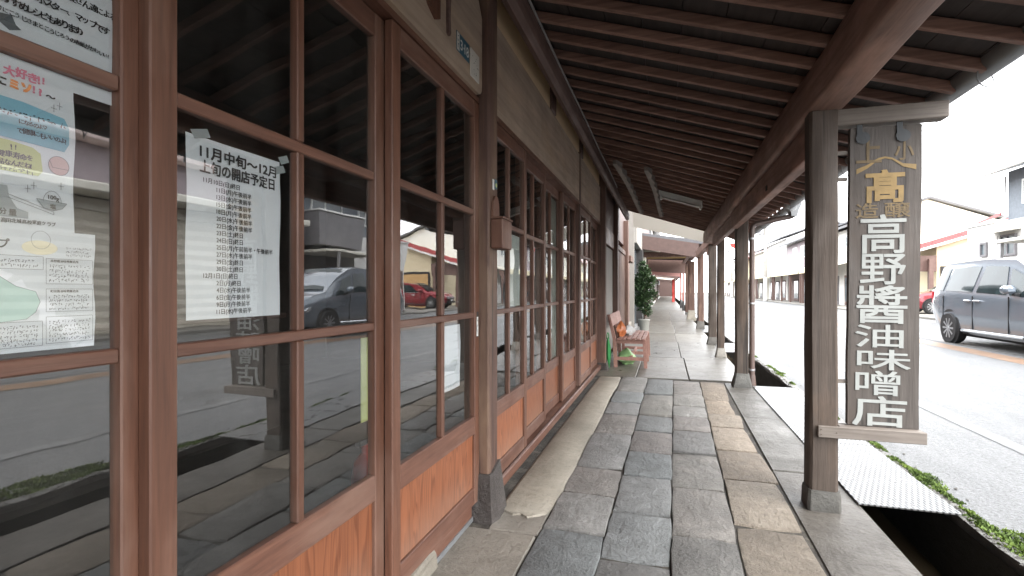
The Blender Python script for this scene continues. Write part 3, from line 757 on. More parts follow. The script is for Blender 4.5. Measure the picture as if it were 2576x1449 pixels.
# things standing inside the shop
t = thing('shop_counter', 'dark wooden counter standing inside the dim shop', 'counter', (-3.2, 2.2, .012))
part('counter_top', bx(-3.5, -2.9, .8, 3.4, .86, .90, c=.006), 'brownw', t); part('counter_front', bx(-2.96, -2.92, .85, 3.35, .012, .858), 'room', t)
t = thing('fire_extinguisher', 'red fire extinguisher standing just inside the second glazed door', 'extinguisher', (-1.02, 1.60, .012))
part('cylinder', MB().lathe([(.05, 0), (.055, .02), (.055, .40), (.045, .46), (.02, .49), (.02, .52)], (-1.02, 1.60, .013), 'Z', 16), 'red', t, True)
part('lever', bx(-1.03, -1.01, 1.54, 1.66, .535, .555, c=.004), 'blackrub', t)
solo('paper_banner', MB().box(-1.10, -1.096, 1.68, 1.76, .58, .90, c=.001), 'yel', 'narrow yellow green banner hanging inside the second glazed door', 'banner')
for (y0, y1, lab) in ((4.60, 5.16, 'pale green curtain drawn behind the glazed door beside the middle wall post'), (5.75, 6.9, 'pale curtain drawn behind the last glazed doors by the bench')):
    m = MB(); n = 26
    for i in range(n+1):
        yy_ = y0+(y1-y0)*i/n; xx = -1.02+.018*math.sin(i*1.7)
        m.v += [(xx, yy_, .25), (xx, yy_, 1.93)]
    for i in range(n): m.f.append((2*i, 2*i+2, 2*i+3, 2*i+1))
    solo('curtain', m, 'curtain', lab, 'curtain', 'curtains inside the shop', smooth=True)

# ================================================================ ROOF OVER THE WALKWAY
aroof = thing('arcade_roof', 'dark timber roof over the paved walk with closely spaced rafters', 'arcade roof', (.2, 3, 2.2))
ROOF = lambda x: 2.62-.32*(x+.70)
sl_ = math.atan(.32)
def sloped(x0, x1, y0, y1, d0, d1, c=0.0, rf=ROOF):
    m = MB().box(x0, x1, y0, y1, d0, d1, c=c); m.v = [(v[0], v[1], v[2]+rf(v[0])) for v in m.v]; return m
yr = -3.9; k = 0; rj = random.Random(8)
while yr < 10.3:
    w = rj.uniform(.030, .038)
    m = sloped(-.85, 1.272, yr-w/2, yr+w/2, 0, .05, c=.003)
    dz = rj.uniform(-.005, .005); dy = rj.uniform(-.006, .006)
    m.v = [(v[0], v[1]+dy*(v[0]), v[2]+dz) for v in m.v]
    part('rafter', m, 'rafter', aroof); yr += .25+rj.uniform(-.012, .012)
x = -.86
for (a, b) in ((-4.0, 1.1), (1.1, 5.6), (5.6, 10.38)):
    x = -.90
    while x < 1.25:
        w = .195; x1 = min(x+w, 1.28)
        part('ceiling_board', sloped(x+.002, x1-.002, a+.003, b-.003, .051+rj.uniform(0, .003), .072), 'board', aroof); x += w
part('roof_deck', sloped(-.92, 1.30, -4.0, 10.38, .094, .11), 'tile', aroof)
# log over the posts, round at its sides
def log_beam(y0, y1, cx, cz, rx, rz, seed):
    m = MB(); n = 16; r = random.Random(seed); N = 24
    for i in range(N+1):
        y = y0+(y1-y0)*i/N; ox, oz = r.uniform(-.006, .006), r.uniform(-.006, .006)
        for k in range(n):
            a = 2*math.pi*k/n; ca, sa = math.cos(a), math.sin(a)
            px = rx*math.copysign(abs(ca)**.30, ca); pz = rz*math.copysign(abs(sa)**.30, sa)
            m.v.append((cx+px+ox, y, cz+pz+oz))
    for i in range(N):
        for k in range(n): m.f.append((i*n+k, i*n+(k+1) % n, (i+1)*n+(k+1) % n, (i+1)*n+k))
    m.f += [tuple(range(n)), tuple(N*n+k for k in range(n))]
    return m
part('eave_beam', log_beam(-4.0, 10.37, .757, 2.075, .080, .112, 1), 'beam', aroof, True)
part('tie_beam', MB().box(.700, .772, 2.972, 6.20, 1.765, 1.940, c=.006), 'beam', aroof)
part('tie_beam', MB().box(.720, .785, 6.34, 8.83, 1.79, 1.945, c=.006), 'beam', aroof)
part('tie_beam', MB().box(.715, .775, -2.2, -1.0, 1.765, 1.94, c=.006), 'beam', aroof)
part('mortise_shade', bx(.694, .699, 4.05, 4.10, 1.80, 1.835), 'dark', aroof)  # flat dark plate, its black stands in for the shaded mortise hole
# eave tiles: arched rows seen end-on above the gutter
m0 = MB(); n = 7
def tilemesh(y0, w):
    m = MB()
    for x_ in (1.06, 1.36):
        for i in range(n+1):
            t = i/n; yy_ = y0+w*t; h = .028*math.sin(math.pi*t)*(1 if t < 1 else 1)
            m.v.append((x_, yy_, ROOF(x_)+.112+h))
    for x_ in (1.06, 1.36):
        for i in range(n+1):
            t = i/n; m.v.append((x_, y0+w*t, ROOF(x_)+.128+.028*math.sin(math.pi*t)))
    q = n+1
    for i in range(n):
        m.f += [(i, i+1, q+i+1, q+i), (2*q+i, 3*q+i, 3*q+i+1, 2*q+i+1), (q+i, q+i+1, 3*q+i+1, 3*q+i), (i, 2*q+i, 2*q+i+1, i+1)]
    m.f += [(0, q, 3*q, 2*q), (n, 2*q+n, 3*q+n, q+n)]
    return m
first = None; yt = -3.9
while yt < 10.2:
    if first is None:
        first = part('eave_tile', tilemesh(yt, .252), 'tile', aroof, True); o = first
    else:
        o = first.copy(); C.objects.link(o); o.location = (0, yt+3.9, rj.uniform(-.003, .003))
    yt += .255
gbd = MB(); gbd.add([(-.62, 10.392, 2.335), (.725, 10.392, 1.985), (.735, 10.392, 2.20), (-.62, 10.392, 2.63)], [(0,1,2,3)])
part('gable_board', gbd, 'plastic_board', aroof)

# gutter under the eave with its loop brackets
def half_pipe(y0, y1, cx, cz, r, tilt=0, mat='gutter'):
    m = MB(); n = 10
    for y in (y0, y1):
        z = cz+tilt*(y-y0)
        for rr_ in (r, r-.004):
            for k in range(n+1):
                a = math.pi+math.pi*k/n; m.v.append((cx+rr_*math.cos(a), y, z+rr_*math.sin(a)))
    q = n+1
    for k in range(n):
        m.f += [(k, k+1, 2*q+k+1, 2*q+k), (q+k, 3*q+k, 3*q+k+1, q+k+1), (k, q+k, q+k+1, k+1), (2*q+k, 2*q+k+1, 3*q+k+1, 3*q+k)]
    m.f += [(0, 2*q, 3*q, q), (n, q+n, 3*q+n, 2*q+n)]
    return m
gt = thing('rain_gutter', 'dark half round gutter with wire loop brackets along the eave by the hanging sign', 'gutter', (1.33, 3, 1.98))
part('trough', half_pipe(-4, 6.30, 1.305, 2.062, .056, -.003), 'gutter', gt, True)
for i in range(18):
    y = -3.6+i*.565+random.uniform(-.05, .05); z = 2.062-.003*(y+4)
    pts = [(1.305+(.058+.040*math.sin(math.pi*k/9))*math.cos(R(205+115*k/9)), y+.12*k/9, z+(.058+.040*math.sin(math.pi*k/9))*math.sin(R(205+115*k/9))) for k in range(10)]
    part('bracket', MB().tube(pts, .0035, 5), 'gutter', gt)
hp = part('hopper', MB().prism([(1.26, 2.09), (1.43, 2.09), (1.43, 2.02), (1.40, 1.955), (1.39, 1.90), (1.33, 1.90), (1.32, 1.955), (1.27, 2.0)], 6.30, 6.44, 'Y'), 'gutter', gt)
g2 = thing('rain_gutter', 'further dark gutter beyond the downpipe, running along the far eave', 'gutter', (1.33, 8.4, 1.98))
part('trough', half_pipe(6.50, 10.3, 1.345, 2.03, .056, -.004), 'gutter', g2, True)
for i in range(6):
    y = 6.8+i*.62; z = 2.03-.004*(y-6.5)
    part('bracket', MB().tube([(1.345+.062*math.cos(math.pi+math.pi*k/8*1.1), y, z+.062*math.sin(math.pi+math.pi*k/8*1.1)) for k in range(9)]+[(1.42, y+.07, z-.06)], .0035, 5), 'gutter', g2)
dp = thing('downpipe', 'brown plastic downpipe beside the second wooden post with an arm to the gutter', 'downpipe', (.945, 6.40, 0))
part('pipe', MB().tube([(.945, 6.41, -.01), (.945, 6.41, 1.77), (.955, 6.41, 1.815), (.99, 6.41, 1.838), (1.34, 6.38, 1.905), (1.365, 6.375, 1.925), (1.365, 6.37, 1.96)], .030, 14), 'pipe', dp, True)
for z in (.16, .92, 1.66): part('clip', MB().lathe([(.034, 0), (.034, .02)], (.945, 6.41, z), 'Z', 14), 'steel', dp)
part('shoe', MB().lathe([(.045, -.01), (.038, .08), (.033, .11)], (.945, 6.41, 0), 'Z', 14), 'pipe', dp)

# ================================================================ POSTS
def arcade_post(label, x0, x1, y0, y1, zt, mat='post', base=.10, flare=.02, bmat='footing', slant=0, cap=None):
    t = thing('arcade_post', label, 'post', ((x0+x1)/2, (y0+y1)/2, 0), 'posts along the edge of the covered walk')
    m = MB(); r = random.Random(int(y0*100)); N = 8; c = .012
    for i in range(N+1):
        z = base-.01+(zt-base+.01)*i/N; j = .0025
        ox = slant*z
        for (x, y) in ((x0+c, y0), (x1-c, y0), (x1, y0+c), (x1, y1-c), (x1-c, y1), (x0+c, y1), (x0, y1-c), (x0, y0+c)):
            m.v.append((x+ox+r.uniform(-j, j), y+r.uniform(-j, j), z))
    for i in range(N):
        for k in range(8): m.f.append((i*8+k, i*8+(k+1) % 8, (i+1)*8+(k+1) % 8, (i+1)*8+k))
    m.f += [tuple(range(7, -1, -1)), tuple(N*8+k for k in range(8))]
    part('shaft', m, mat, t, True)
    b = MB(); f = flare; e = .006; ch = .012
    def ring(d, z): b.v.extend([(x0-d+ch, y0-d, z), (x1+d-ch, y0-d, z), (x1+d, y0-d+ch, z), (x1+d, y1+d-ch, z), (x1+d-ch, y1+d, z), (x0-d+ch, y1+d, z), (x0-d, y1+d-ch, z), (x0-d, y0-d+ch, z)])
    ring(f, -.05); ring(f, .012); ring(e+.004, base*.78); ring(e, base); 
    for i in range(3):
        for k in range(8): b.f.append((i*8+k, i*8+(k+1) % 8, (i+1)*8+(k+1) % 8, (i+1)*8+k))
    b.f += [tuple(range(7, -1, -1)), tuple(24+k for k in range(8))]
    part('footing', b.wobble(.002, 3), bmat, t, True)
    return t
arcade_post('weathered grey brown post carrying the hanging shop sign', .682, .806, 2.845, 2.968, 1.962, base=.095, flare=.012)
arcade_post('weathered post next to the brown downpipe on a dark concrete foot', .752, .882, 6.205, 6.335, 1.962, base=.15, flare=.035)
arcade_post('slim pale grey post on a flared foot, behind the post with the downpipe', .795, .905, 8.84, 8.95, 1.958, base=.15, flare=.03, bmat='apron')
arcade_post('thick dark grey post standing under the end of the shop roof', .815, .965, 10.88, 11.03, 1.99, base=.15, flare=.035)
arcade_post('brown post with bolt heads where the open stretch of walk ends', .84, 1.01, 15.1, 15.27, 2.10, mat='postb', base=.22, flare=.03)
arcade_post('wide reddish brown double post on a pale stone block', .79, 1.02, 20.0, 20.2, 2.15, mat='postb', base=.34, flare=.05, bmat='beige')
arcade_post('plain brown post just beyond the double post on stone', .83, .97, 24.1, 24.25, 2.2, mat='postb', base=.1, flare=.01)
arcade_post('thin red brown post, nearer of the thin pair', .83, .93, 28.6, 28.7, 2.2, mat='redbr', base=.5, flare=.012, bmat='black')
arcade_post('thin red brown post, farther of the thin pair', .82, .92, 32.8, 32.9, 2.1, mat='redbr', base=.5, flare=.012, bmat='black')
arcade_post('bright red painted post far down the walk', .56, .76, 49.5, 49.7, 2.1, mat='red', base=.3, flare=.02, bmat='red')
# beams over the open stretch
t = thing('open_beam', 'grey brown beam carried by two posts over the open stretch of walk', 'beam', (.88, 13, 2.0))
part('timber', MB().box(.81, .93, 10.42, 15.5, 1.995, 2.17, c=.008), 'beam', t)
part('brace', MB().box(.84, .90, 11.04, 11.9, 1.84, 1.99, c=.006), 'beam', t)

# ================================================================ HANGING SIGN
sg = thing('hanging_sign', 'tall weathered wooden shop sign with gold crest and white painted characters', 'sign', (1.0, 2.90, .41))
tilt = Matrix.Translation((1.0, 2.90, .41)) @ Matrix.Rotation(-.012, 4, 'Y').inverted() @ Matrix.Translation((-1.0, -2.90, -.41))
SX0, SX1, SY, SZ0, SZ1 = .853, 1.150, 2.883, .420, 1.872
def tl(m):
    m.v = [tuple(tilt @ Vector(v)) for v in m.v]; return m
tilt = Matrix.Translation((1.0, 2.90, .41)) @ Matrix.Rotation(.010, 4, 'Y') @ Matrix.Translation((-1.0, -2.90, -.41))
bm_ = MB(); r = random.Random(2); out = []
for i in range(13): out.append((SX0+r.uniform(-.0015, .0015), SZ0+(SZ1-SZ0)*i/12))
for i in range(13): out.append((SX1+r.uniform(-.0035, .001), SZ1-(SZ1-SZ0)*i/12))
bm_.prism(out, SY, SY+.034, 'Y'); board = part('board', tl(bm_), 'signw', sg)
pl = Plane((SX0, SY, SZ1), (1,0,0), (0,0,1), (0,-1,0))
SW = SX1-SX0; SH = SZ1-SZ0
def sx(px): return (px-2134)/(2312-2134)*SW
def sy(py): return (py-318)/(1074-318)*SH
lm = []
for ch, (a, b, c, d) in zip('高野醬油味噌店', ((2163, 541, 2274, 637), (2163, 640, 2274, 715), (2155, 719, 2279, 813), (2152, 818, 2271, 874), (2157, 880, 2289, 930), (2154, 934, 2264, 994), (2147, 998, 2281, 1073))):
    m = MB(); text(m, pl, ch, sx(a), sy(b), (c-a)/178*SW, (d-b)/756*SH, .011, lift=.0035, thick=.0035)
    part('character', tl(m), 'letw', board, label='white painted character')
for ch, (a, b, c, d), mt in (('上', (2150, 345, 2212, 408), 'goldf'), ('小', (2246, 360, 2292, 405), 'goldf'), ('髙', (2176, 430, 2268, 508), 'gold'), ('造', (2150, 511, 2206, 548), 'goldf'), ('醸', (2222, 510, 2284, 548), 'goldf')):
    m = MB(); text(m, pl, ch, sx(a), sy(b), (c-a)/178*SW, (d-b)/756*SH, .03 if ch == '髙' else .012, lift=.0028 if ch == '髙' else .0016, thick=.0015)
    part('character', tl(m), mt, board, label='gold character, partly worn')
m = MB()                                                    # roof shaped stroke of the crest
L = [(2150, 430), (2178, 418), (2205, 400), (2222, 397), (2240, 401), (2266, 418), (2298, 424)]; wd = [13, 9, 5, 5, 5, 8, 13]
for (p, q, w0, w1) in zip(L, L[1:], wd, wd[1:]):
    def off(P, w, s_): return pl.p(sx(P[0]), sy(P[1]+s_*w/2), .002)
    m.quad(off(p, w0, -1), off(q, w1, -1), off(q, w1, 1), off(p, w0, 1))
part('crest_stroke', tl(m), 'gold', board)
m = MB()
for cx in (2165, 2265): m.lathe([(.022, 0), (.022, .004)], tuple(pl.p(sx(cx), sy(335), .004)), 'Y', 14)
for cx in (2165, 2265):
    mm = MB().lathe([(.030, -.004), (.028, 0)], tuple(pl.p(sx(cx), sy(345), .003)), 'Y', 16)
    part('iron_disc', tl(mm), 'iron', board)
for cx in (2165, 2265):
    X_ = SX0+sx(cx); part('hanger', MB().box(X_-.012, X_+.012, SY-.006, SY-.001, 1.80, 1.886), 'iron', sg)
part('top_arm', MB().box(.700, 1.262, 2.86, 2.94, 1.886, 1.966, c=.004), 'greyx', sg)
part('bottom_arm', MB().box(.712, 1.160, 2.822, 2.842, .362, .418, c=.003), 'greyx', sg)
part('bottom_ledge', MB().box(.81, 1.158, 2.845, 2.925, .395, .417, c=.003), 'greyx', sg)
for z in (1.62, 1.75, .62): part('spacer', MB().box(.800, .858, 2.895, 2.915, z, z+.018), 'greyx', sg)
m = MB()
for (x_, z_) in ((.724, .378), (.724, .402), (.79, .39)): m.lathe([(.003, 0), (.003, .002)], (x_, 2.819, z_), 'Y', 6)
part('nails', m, 'trunk', sg)

# ================================================================ PAPERS ON THE GLASS
def sheet(name, label, x, y0, y1, z0, z1, mat='paper', wav=.002, seed=1):
    t = thing(name, label, 'notice' if name == 'notice' else 'poster', (x, (y0+y1)/2, z0))
    m = MB(); n = 8; r = random.Random(seed); ph = r.uniform(0, 6)
    for i in range(n+1):
        for j in range(n+1):
            edge = .0015*math.sin(j*1.3+ph)
            m.v.append((x-abs(wav)*(.5+.5*math.sin(i*.8+j*.6+ph)), y0+(y1-y0)*i/n+(edge if i in (0, n) else 0), z0+(z1-z0)*j/n))
    for i in range(n):
        for j in range(n): m.f.append((i*(n+1)+j, (i+1)*(n+1)+j, (i+1)*(n+1)+j+1, i*(n+1)+j+1))
    part('sheet', m, mat, t, True)
    return t, Plane((x, y0, z1), (0,1,0), (0,0,1), (1,0,0))
# schedule
nt_, p = sheet('notice', 'white printed sheet listing opening days, taped inside the second glazed door', -.9035, .780, 1.036, 1.020, 1.392)
PW, PH = .256, .372
m = MB()
text(m, p, '11月中旬～12月', .12*PW, .040*PH, .82*PW, .072*PH, .028)
text(m, p, '上旬の開店予定日', .12*PW, .122*PH, .80*PW, .072*PH, .028)
part('heading', m, 'ink', nt_)
lines = ['11月10日(日)終日','11日(月)午後前半','13日(水)午後前半','15日(金)午後前半','18日(月)午後前半','20日(水)午後前半','22日(金)午後前半','23日(土)終日','24日(日)終日','25日(月)午前前半・午後前半','27日(水)午後前半','29日(金)終日','30日(土)終日','12月1日(日)終日','2日(月)終日','4日(水)午後前半','6日(金)午後前半','9日(月)午後前半','11日(水)午後前半']
m = MB(); hh = .030*PH
for i, s_ in enumerate(lines):
    pre = s_.startswith('11月') or s_.startswith('12月')
    v_, f_ = glyphs(s_, 0.0); x0, x1 = min(v[0] for v in v_), max(v[0] for v in v_); yy0, yy1 = min(v[1] for v in v_), max(v[1] for v in v_)
    k = hh/.95*1.14; xx = (.15 if pre else .275)*PW
    text(m, p, s_, xx, (.215+.0405*i)*PH, (x1-x0)*k*.95, (yy1-yy0)*k*.95, .011)
part('printed_lines', m, 'ink', nt_)
m = MB()
for a, b, w_ in ((.03, -.02, .04), (.9, .045, .035), (.97, -.03, .03)):
    poly2(m, p, [(a*PW, b*PH), (a*PW+w_, b*PH-.012), (a*PW+w_+.008, b*PH+.004), (a*PW+.01, b*PH+.016)], .001)
part('tape', m, 'paleink', nt_)
# three hand drawn posters on the first door
t1, p = sheet('poster', 'hand lettered white sheet at the top left, above the colourful posters', -.9335, .395, .672, 1.405, 1.590, seed=3)
m = MB()
hand(m, p, '生徒さん達による', .185, .023, .0135, .0107, .022, 1, .02)
hand(m, p, 'のポスター、マップです', .140, .050, .0135, .0108, .022, 2, .02)
hand(m, p, 'おすすめレシピもあります♪', .100, .074, .0130, .0094, .022, 3, .0)
hand(m, p, 'けにこうじさまとこうじろうの表紙がかわいい!!', .102, .093, .0085, .0074, .014, 4, .03)
part('lettering', m, 'ink', t1)
m = MB(); poly2(m, p, [(.104, .104), (.121, .100), (.126, .112), (.133, .117), (.118, .124), (.100, .113)]); part('hat_drawing', m, 'grayink', t1)
t2, p = sheet('poster', 'colourful hand drawn miso poster with blue and yellow patches and a salt scale', -.9325, .330, .600, 1.172, 1.425, seed=4)
# poster coordinates below: metres from its upper left corner
m = MB(); poly2(m, p, [(.0, .062), (.12, .058), (.20, .060), (.255, .068), (.262, .082), (.262, .108), (.255, .122), (.10, .116), (.0, .112)]); part('blue_wash', m, 'blue', t2)
m = MB(); poly2(m, p, [(.0, .122), (.18, .122), (.212, .126), (.222, .133), (.225, .160), (.219, .168), (.0, .170)]); part('yellow_wash', m, 'yel', t2)
m = MB(); hand(m, p, '大好き', .175, .012, .0145, .0140, .04, 5); hand(m, p, '!!', .217, .012, .0145, .007, .05, 6); part('pink_lettering', m, 'pinki', t2)
m = MB(); hand(m, p, 'ミソ', .181, .031, .0155, .0150, .06, 7); part('orange_lettering', m, 'orangei', t2)
m = MB(); hand(m, p, '!?', .211, .030, .0150, .008, .05, 8); part('red_lettering', m, 'pinki', t2)
m = MB(); hand(m, p, '〜', .228, .034, .0145, .016, .05, 8); hand(m, p, 'に', .166, .031, .0145, .014, .05, 9)
hand(m, p, 'になるのよ♡', .193, .087, .0075, .0064, .016, 10); hand(m, p, 'で健康にもいいのよ!', .191, .100, .0090, .0071, .016, 11)
hand(m, p, '!!', .183, .127, .010, .006, .03, 12); hand(m, p, '健康寿命を', .168, .139, .0100, .0090, .018, 13); hand(m, p, '品なんだね!', .168, .151, .0095, .0080, .018, 14)
scribble(m, p, .165, .1615, .050, .006, 15); scribble(m, p, .168, .076, .09, .0075, 16)
hand(m, p, '100g', .2305, .194, .0090, .0044, .014, 16); hand(m, p, '塩', .234, .2085, .0085, .008, .02, 17); hand(m, p, '分量', .169, .2245, .0105, .012, .02, 18)
hand(m, p, '高田北城高校家庭クラブ', .172, .238, .0068, .0064, .012, 20)
part('ink_lettering', m, 'ink', t2)
m = MB(); poly2(m, p, blob(.247, .146, .0145, .0150)); part('bowl_drawing', m, 'redbowl', t2)
m = MB(); poly2(m, p, [(.2165, .203), (.2585, .205), (.252, .214), (.240, .219), (.226, .216)]); poly2(m, p, [(.166, .190), (.180, .190), (.182, .205), (.192, .222), (.206, .226), (.206, .236), (.15, .236)])
part('scale_drawing', m, 'greyw', t2)
m = MB(); pline(m, p, blob(.247, .146, .0145, .0150), .0007); pline(m, p, [(.2345, .140), (.238, .150), (.260, .150)], .0007); pline(m, p, blob(.238, .206, .0125, .018, 12, math.pi, 2*math.pi), .0007)
pline(m, p, [(.2165, .203), (.2585, .205), (.252, .214), (.240, .219), (.226, .216)], .0007, close=True); pline(m, p, [(.180, .202), (.240, .221), (.240, .225), (.180, .207)], .0007)
for a, b in ((.205, .190), (.213, .184), (.250, .178), (.240, .056), (.248, .050)):
    pline(m, p, [(a-.004, b), (a+.004, b)], .0008); pline(m, p, [(a, b-.006), (a, b+.006)], .0008)
part('drawing_lines', m, 'grayink', t2)
t3, p = sheet('poster', 'hand drawn map sheet with text boxes at the bottom of the first door pane', -.9318, .355, .631, .986, 1.174, seed=6)
m = MB(); poly2(m, p, [(.02, .095), (.10, .078), (.142, .071), (.165, .088), (.190, .096), (.196, .112), (.190, .128), (.178, .138), (.10, .146), (.03, .142)]); part('map_wash', m, 'teal', t3)
m = MB(); poly2(m, p, blob(.196, .028, .024, .011)); part('yellow_drawing', m, 'sand', t3)
m = MB(); pline(m, p, [(.02, .095), (.10, .078), (.142, .071), (.165, .088), (.190, .096), (.196, .112), (.190, .128), (.178, .138), (.10, .146), (.03, .142)], .0006, close=True)
pline(m, p, blob(.197, .016, .013, .014, 16), .0005)
for b in ((.204, .044, .272, .084), (.204, .092, .272, .128), (.204, .136, .272, .178), (.10, .042, .200, .062), (.06, .142, .199, .180)):
    pline(m, p, [(b[0], b[1]), (b[2], b[1]), (b[2], b[3]), (b[0], b[3])], .0006, close=True)
part('drawing_lines', m, 'grayink', t3)
m = MB(); hand(m, p, 'プ', .142, .018, .016, .016, .02, 21)
text(m, p, '高野醤油味噌醸造所', .210, .0455, .040, .0042, .008); text(m, p, '町田醤油味噌醸造所', .210, .0935, .040, .0042, .008)
part('lettering', m, 'ink', t3)
m = MB()
for k in range(4): scribble(m, p, .208, .0535+k*.0072, .058, .0048, 30+k); 
for k in range(4): scribble(m, p, .208, .1015+k*.0064, .058, .0044, 40+k)
for k in range(5): scribble(m, p, .208, .1415+k*.0070, .058, .0046, 50+k)
for k in range(2): scribble(m, p, .11, .047+k*.007, .082, .0046, 60+k)
for k in range(5): scribble(m, p, .08, .1475+k*.0065, .112, .0044, 70+k)
for k in range(3): scribble(m, p, .232, .024+k*.0055, .036, .0034, 80+k)
part('small_writing', m, 'grayink', t3)
# sheets seen from behind in other doors
n1, p = sheet('notice', 'pale sheet hanging inside the lower right pane of the third door', -.8722, 1.912, 2.108, .657, .930, 'paper', .004, 8)
m = MB()
for k in range(5): scribble(m, p, .12, .03+k*.035, .05, .007, 90+k)
scribble(m, p, .03, .25, .13, .009, 99); part('faint_print', m, 'paleink', n1)
n2, p = sheet('notice', 'greenish white sheet hanging inside the first door beyond the wall post', -.8735, 2.835, 3.075, .985, 1.41, 'paperg', .003, 9)
m = MB()
for k in range(4): hand(m, p, '味噌', .13, .03+k*.06, .03, .03, .01, 100+k) if False else scribble(m, p, .15, .04+k*.05, .06, .016, 100+k)
part('faint_print', m, 'paleink', n2)
tg = sheet('notice', 'small white vertical label stuck on the right stile of the third door', -.8462, 2.243, 2.263, .865, .955, 'metalw', 0, 10)
m = MB()
for k in range(3): scribble(m, tg[1], .004, .012+k*.022, .010, .012, 110+k)
part('print', m, 'ink', tg[0])

# ================================================================ THINGS ON THE SHOP FRONT
t = thing('letter_box', 'brown wooden letter box with back board fixed to the wall post', 'letter box', (-.77, 2.38, 1.277))
part('box', MB().box(-.798, -.738, 2.302, 2.452, 1.279, 1.420, c=.004), 'frame', t)
part('lid', MB().box(-.799, -.733, 2.298, 2.456, 1.4205, 1.430, c=.002), 'frame', t)
part('back_board', MB().prism([(2.312, 1.432), (2.404, 1.432), (2.404, 1.500), (2.385, 1.535), (2.345, 1.535), (2.318, 1.505)], -.7985, -.788, 'X'), 'frame', t)
t = thing('name_tag', 'small blue and white tag nailed to the wall post above the letter box', 'tag', (-.80, 2.36, 1.57))
part('tag_plate', MB().box(-.7985, -.796, 2.33, 2.352, 1.565, 1.615), 'metalw', t); part('tag_plate', MB().box(-.7985, -.7955, 2.362, 2.395, 1.575, 1.62), 'bluepl', t)
part('mark', MB().lathe([(.011, 0), (.011, .001)], (-.7955, 2.379, 1.593), 'X', 12), 'yel', t)
def atlint(u): return None
pa = thing('address_plate', 'blue house number plate reading 3-18 on the lintel', 'number plate', (-.83, 2.05, 2.13))
Y0, Y1 = 1.965, 2.108; Z0, Z1 = 2.078, 2.160
part('plate', MB().box(-.8315, -.8295, Y0, Y1, Z0, Z1, c=.001), 'bluepl', pa)
pp = Plane((-.8295, Y0, Z1), (0,1,0), (0,0,1), (1,0,0))
m = MB(); text(m, pp, '3', .040, .022, None, .042, .012); text(m, pp, '·', .074, .040, .008, .008, .01); text(m, pp, '18', .086, .022, None, .042, .012); part('number', m, 'metalw', pa)
m = MB(); m.quad(pp.p(.002, .004, .0004), pp.p(.030, .004, .0004), pp.p(.030, .078, .0004), pp.p(.002, .078, .0004)); part('white_field', m, 'whitep', pa)
m = MB(); scribble(m, pp, .006, .014, .02, .022, 5); scribble(m, pp, .006, .046, .02, .022, 6); part('street_name', m, 'bluepl', pa)
pb = thing('enamel_plate', 'blank white plate with rusty specks beside the house number', 'plate', (-.83, 2.17, 2.10))
part('plate', MB().box(-.8315, -.826, 2.117, 2.225, 2.032, 2.158, c=.006), 'whitep', pb)
m = MB(); r = random.Random(3)
for k in range(14):
    m.lathe([(.0022, 0), (.0022, .0006)], (-.826, r.uniform(2.135, 2.21), r.uniform(2.05, 2.14)), 'X', 6)
part('rust_specks', m, 'trunk', pb)
solo('red_brown_plaque', MB().prism([(1.665, 2.478), (1.665, 2.150), (1.70, 2.118), (1.755, 2.095), (1.782, 2.108), (1.785, 2.478)], -.8318, -.818, 'X'), 'redbr' if False else M['frame'],
     'reddish brown board hanging on the lintel, cut off by the picture top', 'plaque')
def spoon():
    c = [(1.848, 2.375), (1.862, 2.385), (1.885, 2.37), (1.897, 2.33), (1.893, 2.27), (1.885, 2.22), (1.882, 2.165), (1.888, 2.105), (1.88, 2.092), (1.866, 2.098), (1.862, 2.15), (1.864, 2.21), (1.856, 2.28), (1.848, 2.33)]
    return MB().prism(c, -.8318, -.820, 'X')
solo('wooden_spoon', spoon(), 'darkw', 'dark wooden spatula shape fixed to the lintel left of the house number', 'spatula')
# grey conduit along the ledger
solo('conduit', MB().tube([(-.684, -3.9+i*1.05, 2.598-.008*(i % 2)) for i in range(12)], .007, 6), 'cable', 'thin grey conduit running along the ledger under the rafters', 'cable', smooth=True)

# two notched timbers stored under the rafters, a fluorescent fitting
def notched(x0, x1, y0, y1, z0, z1, label):
    m = MB(); n = 26; A = []
    for i in range(n+1):
        t_ = i/n; w = .05*(.75+.5*math.sin(min(1, t_*4)*1.57))*(1-.3*t_)
        notch = .020*((i % 3)/2)
        A.append((x0+(x1-x0)*t_+.012*math.sin(t_*5), y0+(y1-y0)*t_, z0+(z1-z0)*t_, w, notch))
    for (x_, y_, z_, w, nt2) in A:
        m.v += [(x_-.018, y_, z_), (x_+.018+nt2, y_, z_), (x_+.018+nt2, y_, z_+w+nt2), (x_-.018, y_, z_+w)]
    for i in range(n):
        for k in range(4): m.f.append((i*4+k, i*4+(k+1) % 4, (i+1)*4+(k+1) % 4, (i+1)*4+k))
    m.f += [(0,1,2,3), tuple(n*4+k for k in range(4))]
    return solo('notched_timber', m, 'rung', label, 'timber', 'timbers stored under the rafters')
notched(-.475, -.365, 5.05, 8.4, 2.305, 2.29, 'pale notched timber under the rafters, the one close to the wall')
notched(-.185, -.06, 5.15, 8.4, 2.245, 2.235, 'pale notched timber under the rafters, the one beside the fluorescent fitting')
fl = thing('light_fitting', 'unlit white fluorescent light fitting under the rafters', 'light', (.17, 7.15, 2.28))
def fz(x): return ROOF(x)-.012
m = MB().box(-.10, .455, 7.06, 7.20, -.085, 0, c=.006); m.v = [(v[0], v[1], v[2]+fz(v[0])) for v in m.v]; part('housing', m, 'metalw', fl)
m = MB().tube([(-.05, 7.04, fz(-.05)-.095), (.41, 7.04, fz(.41)-.095)], .014, 10); part('tube', m, 'whitep', fl, True)
for x_ in (-.075, .415):
    m = MB().box(x_, x_+.025, 7.02, 7.10, -.125, -.075, c=.004); m.v = [(v[0], v[1], v[2]+fz(v[0])) for v in m.v]; part('socket', m, 'metalw', fl)

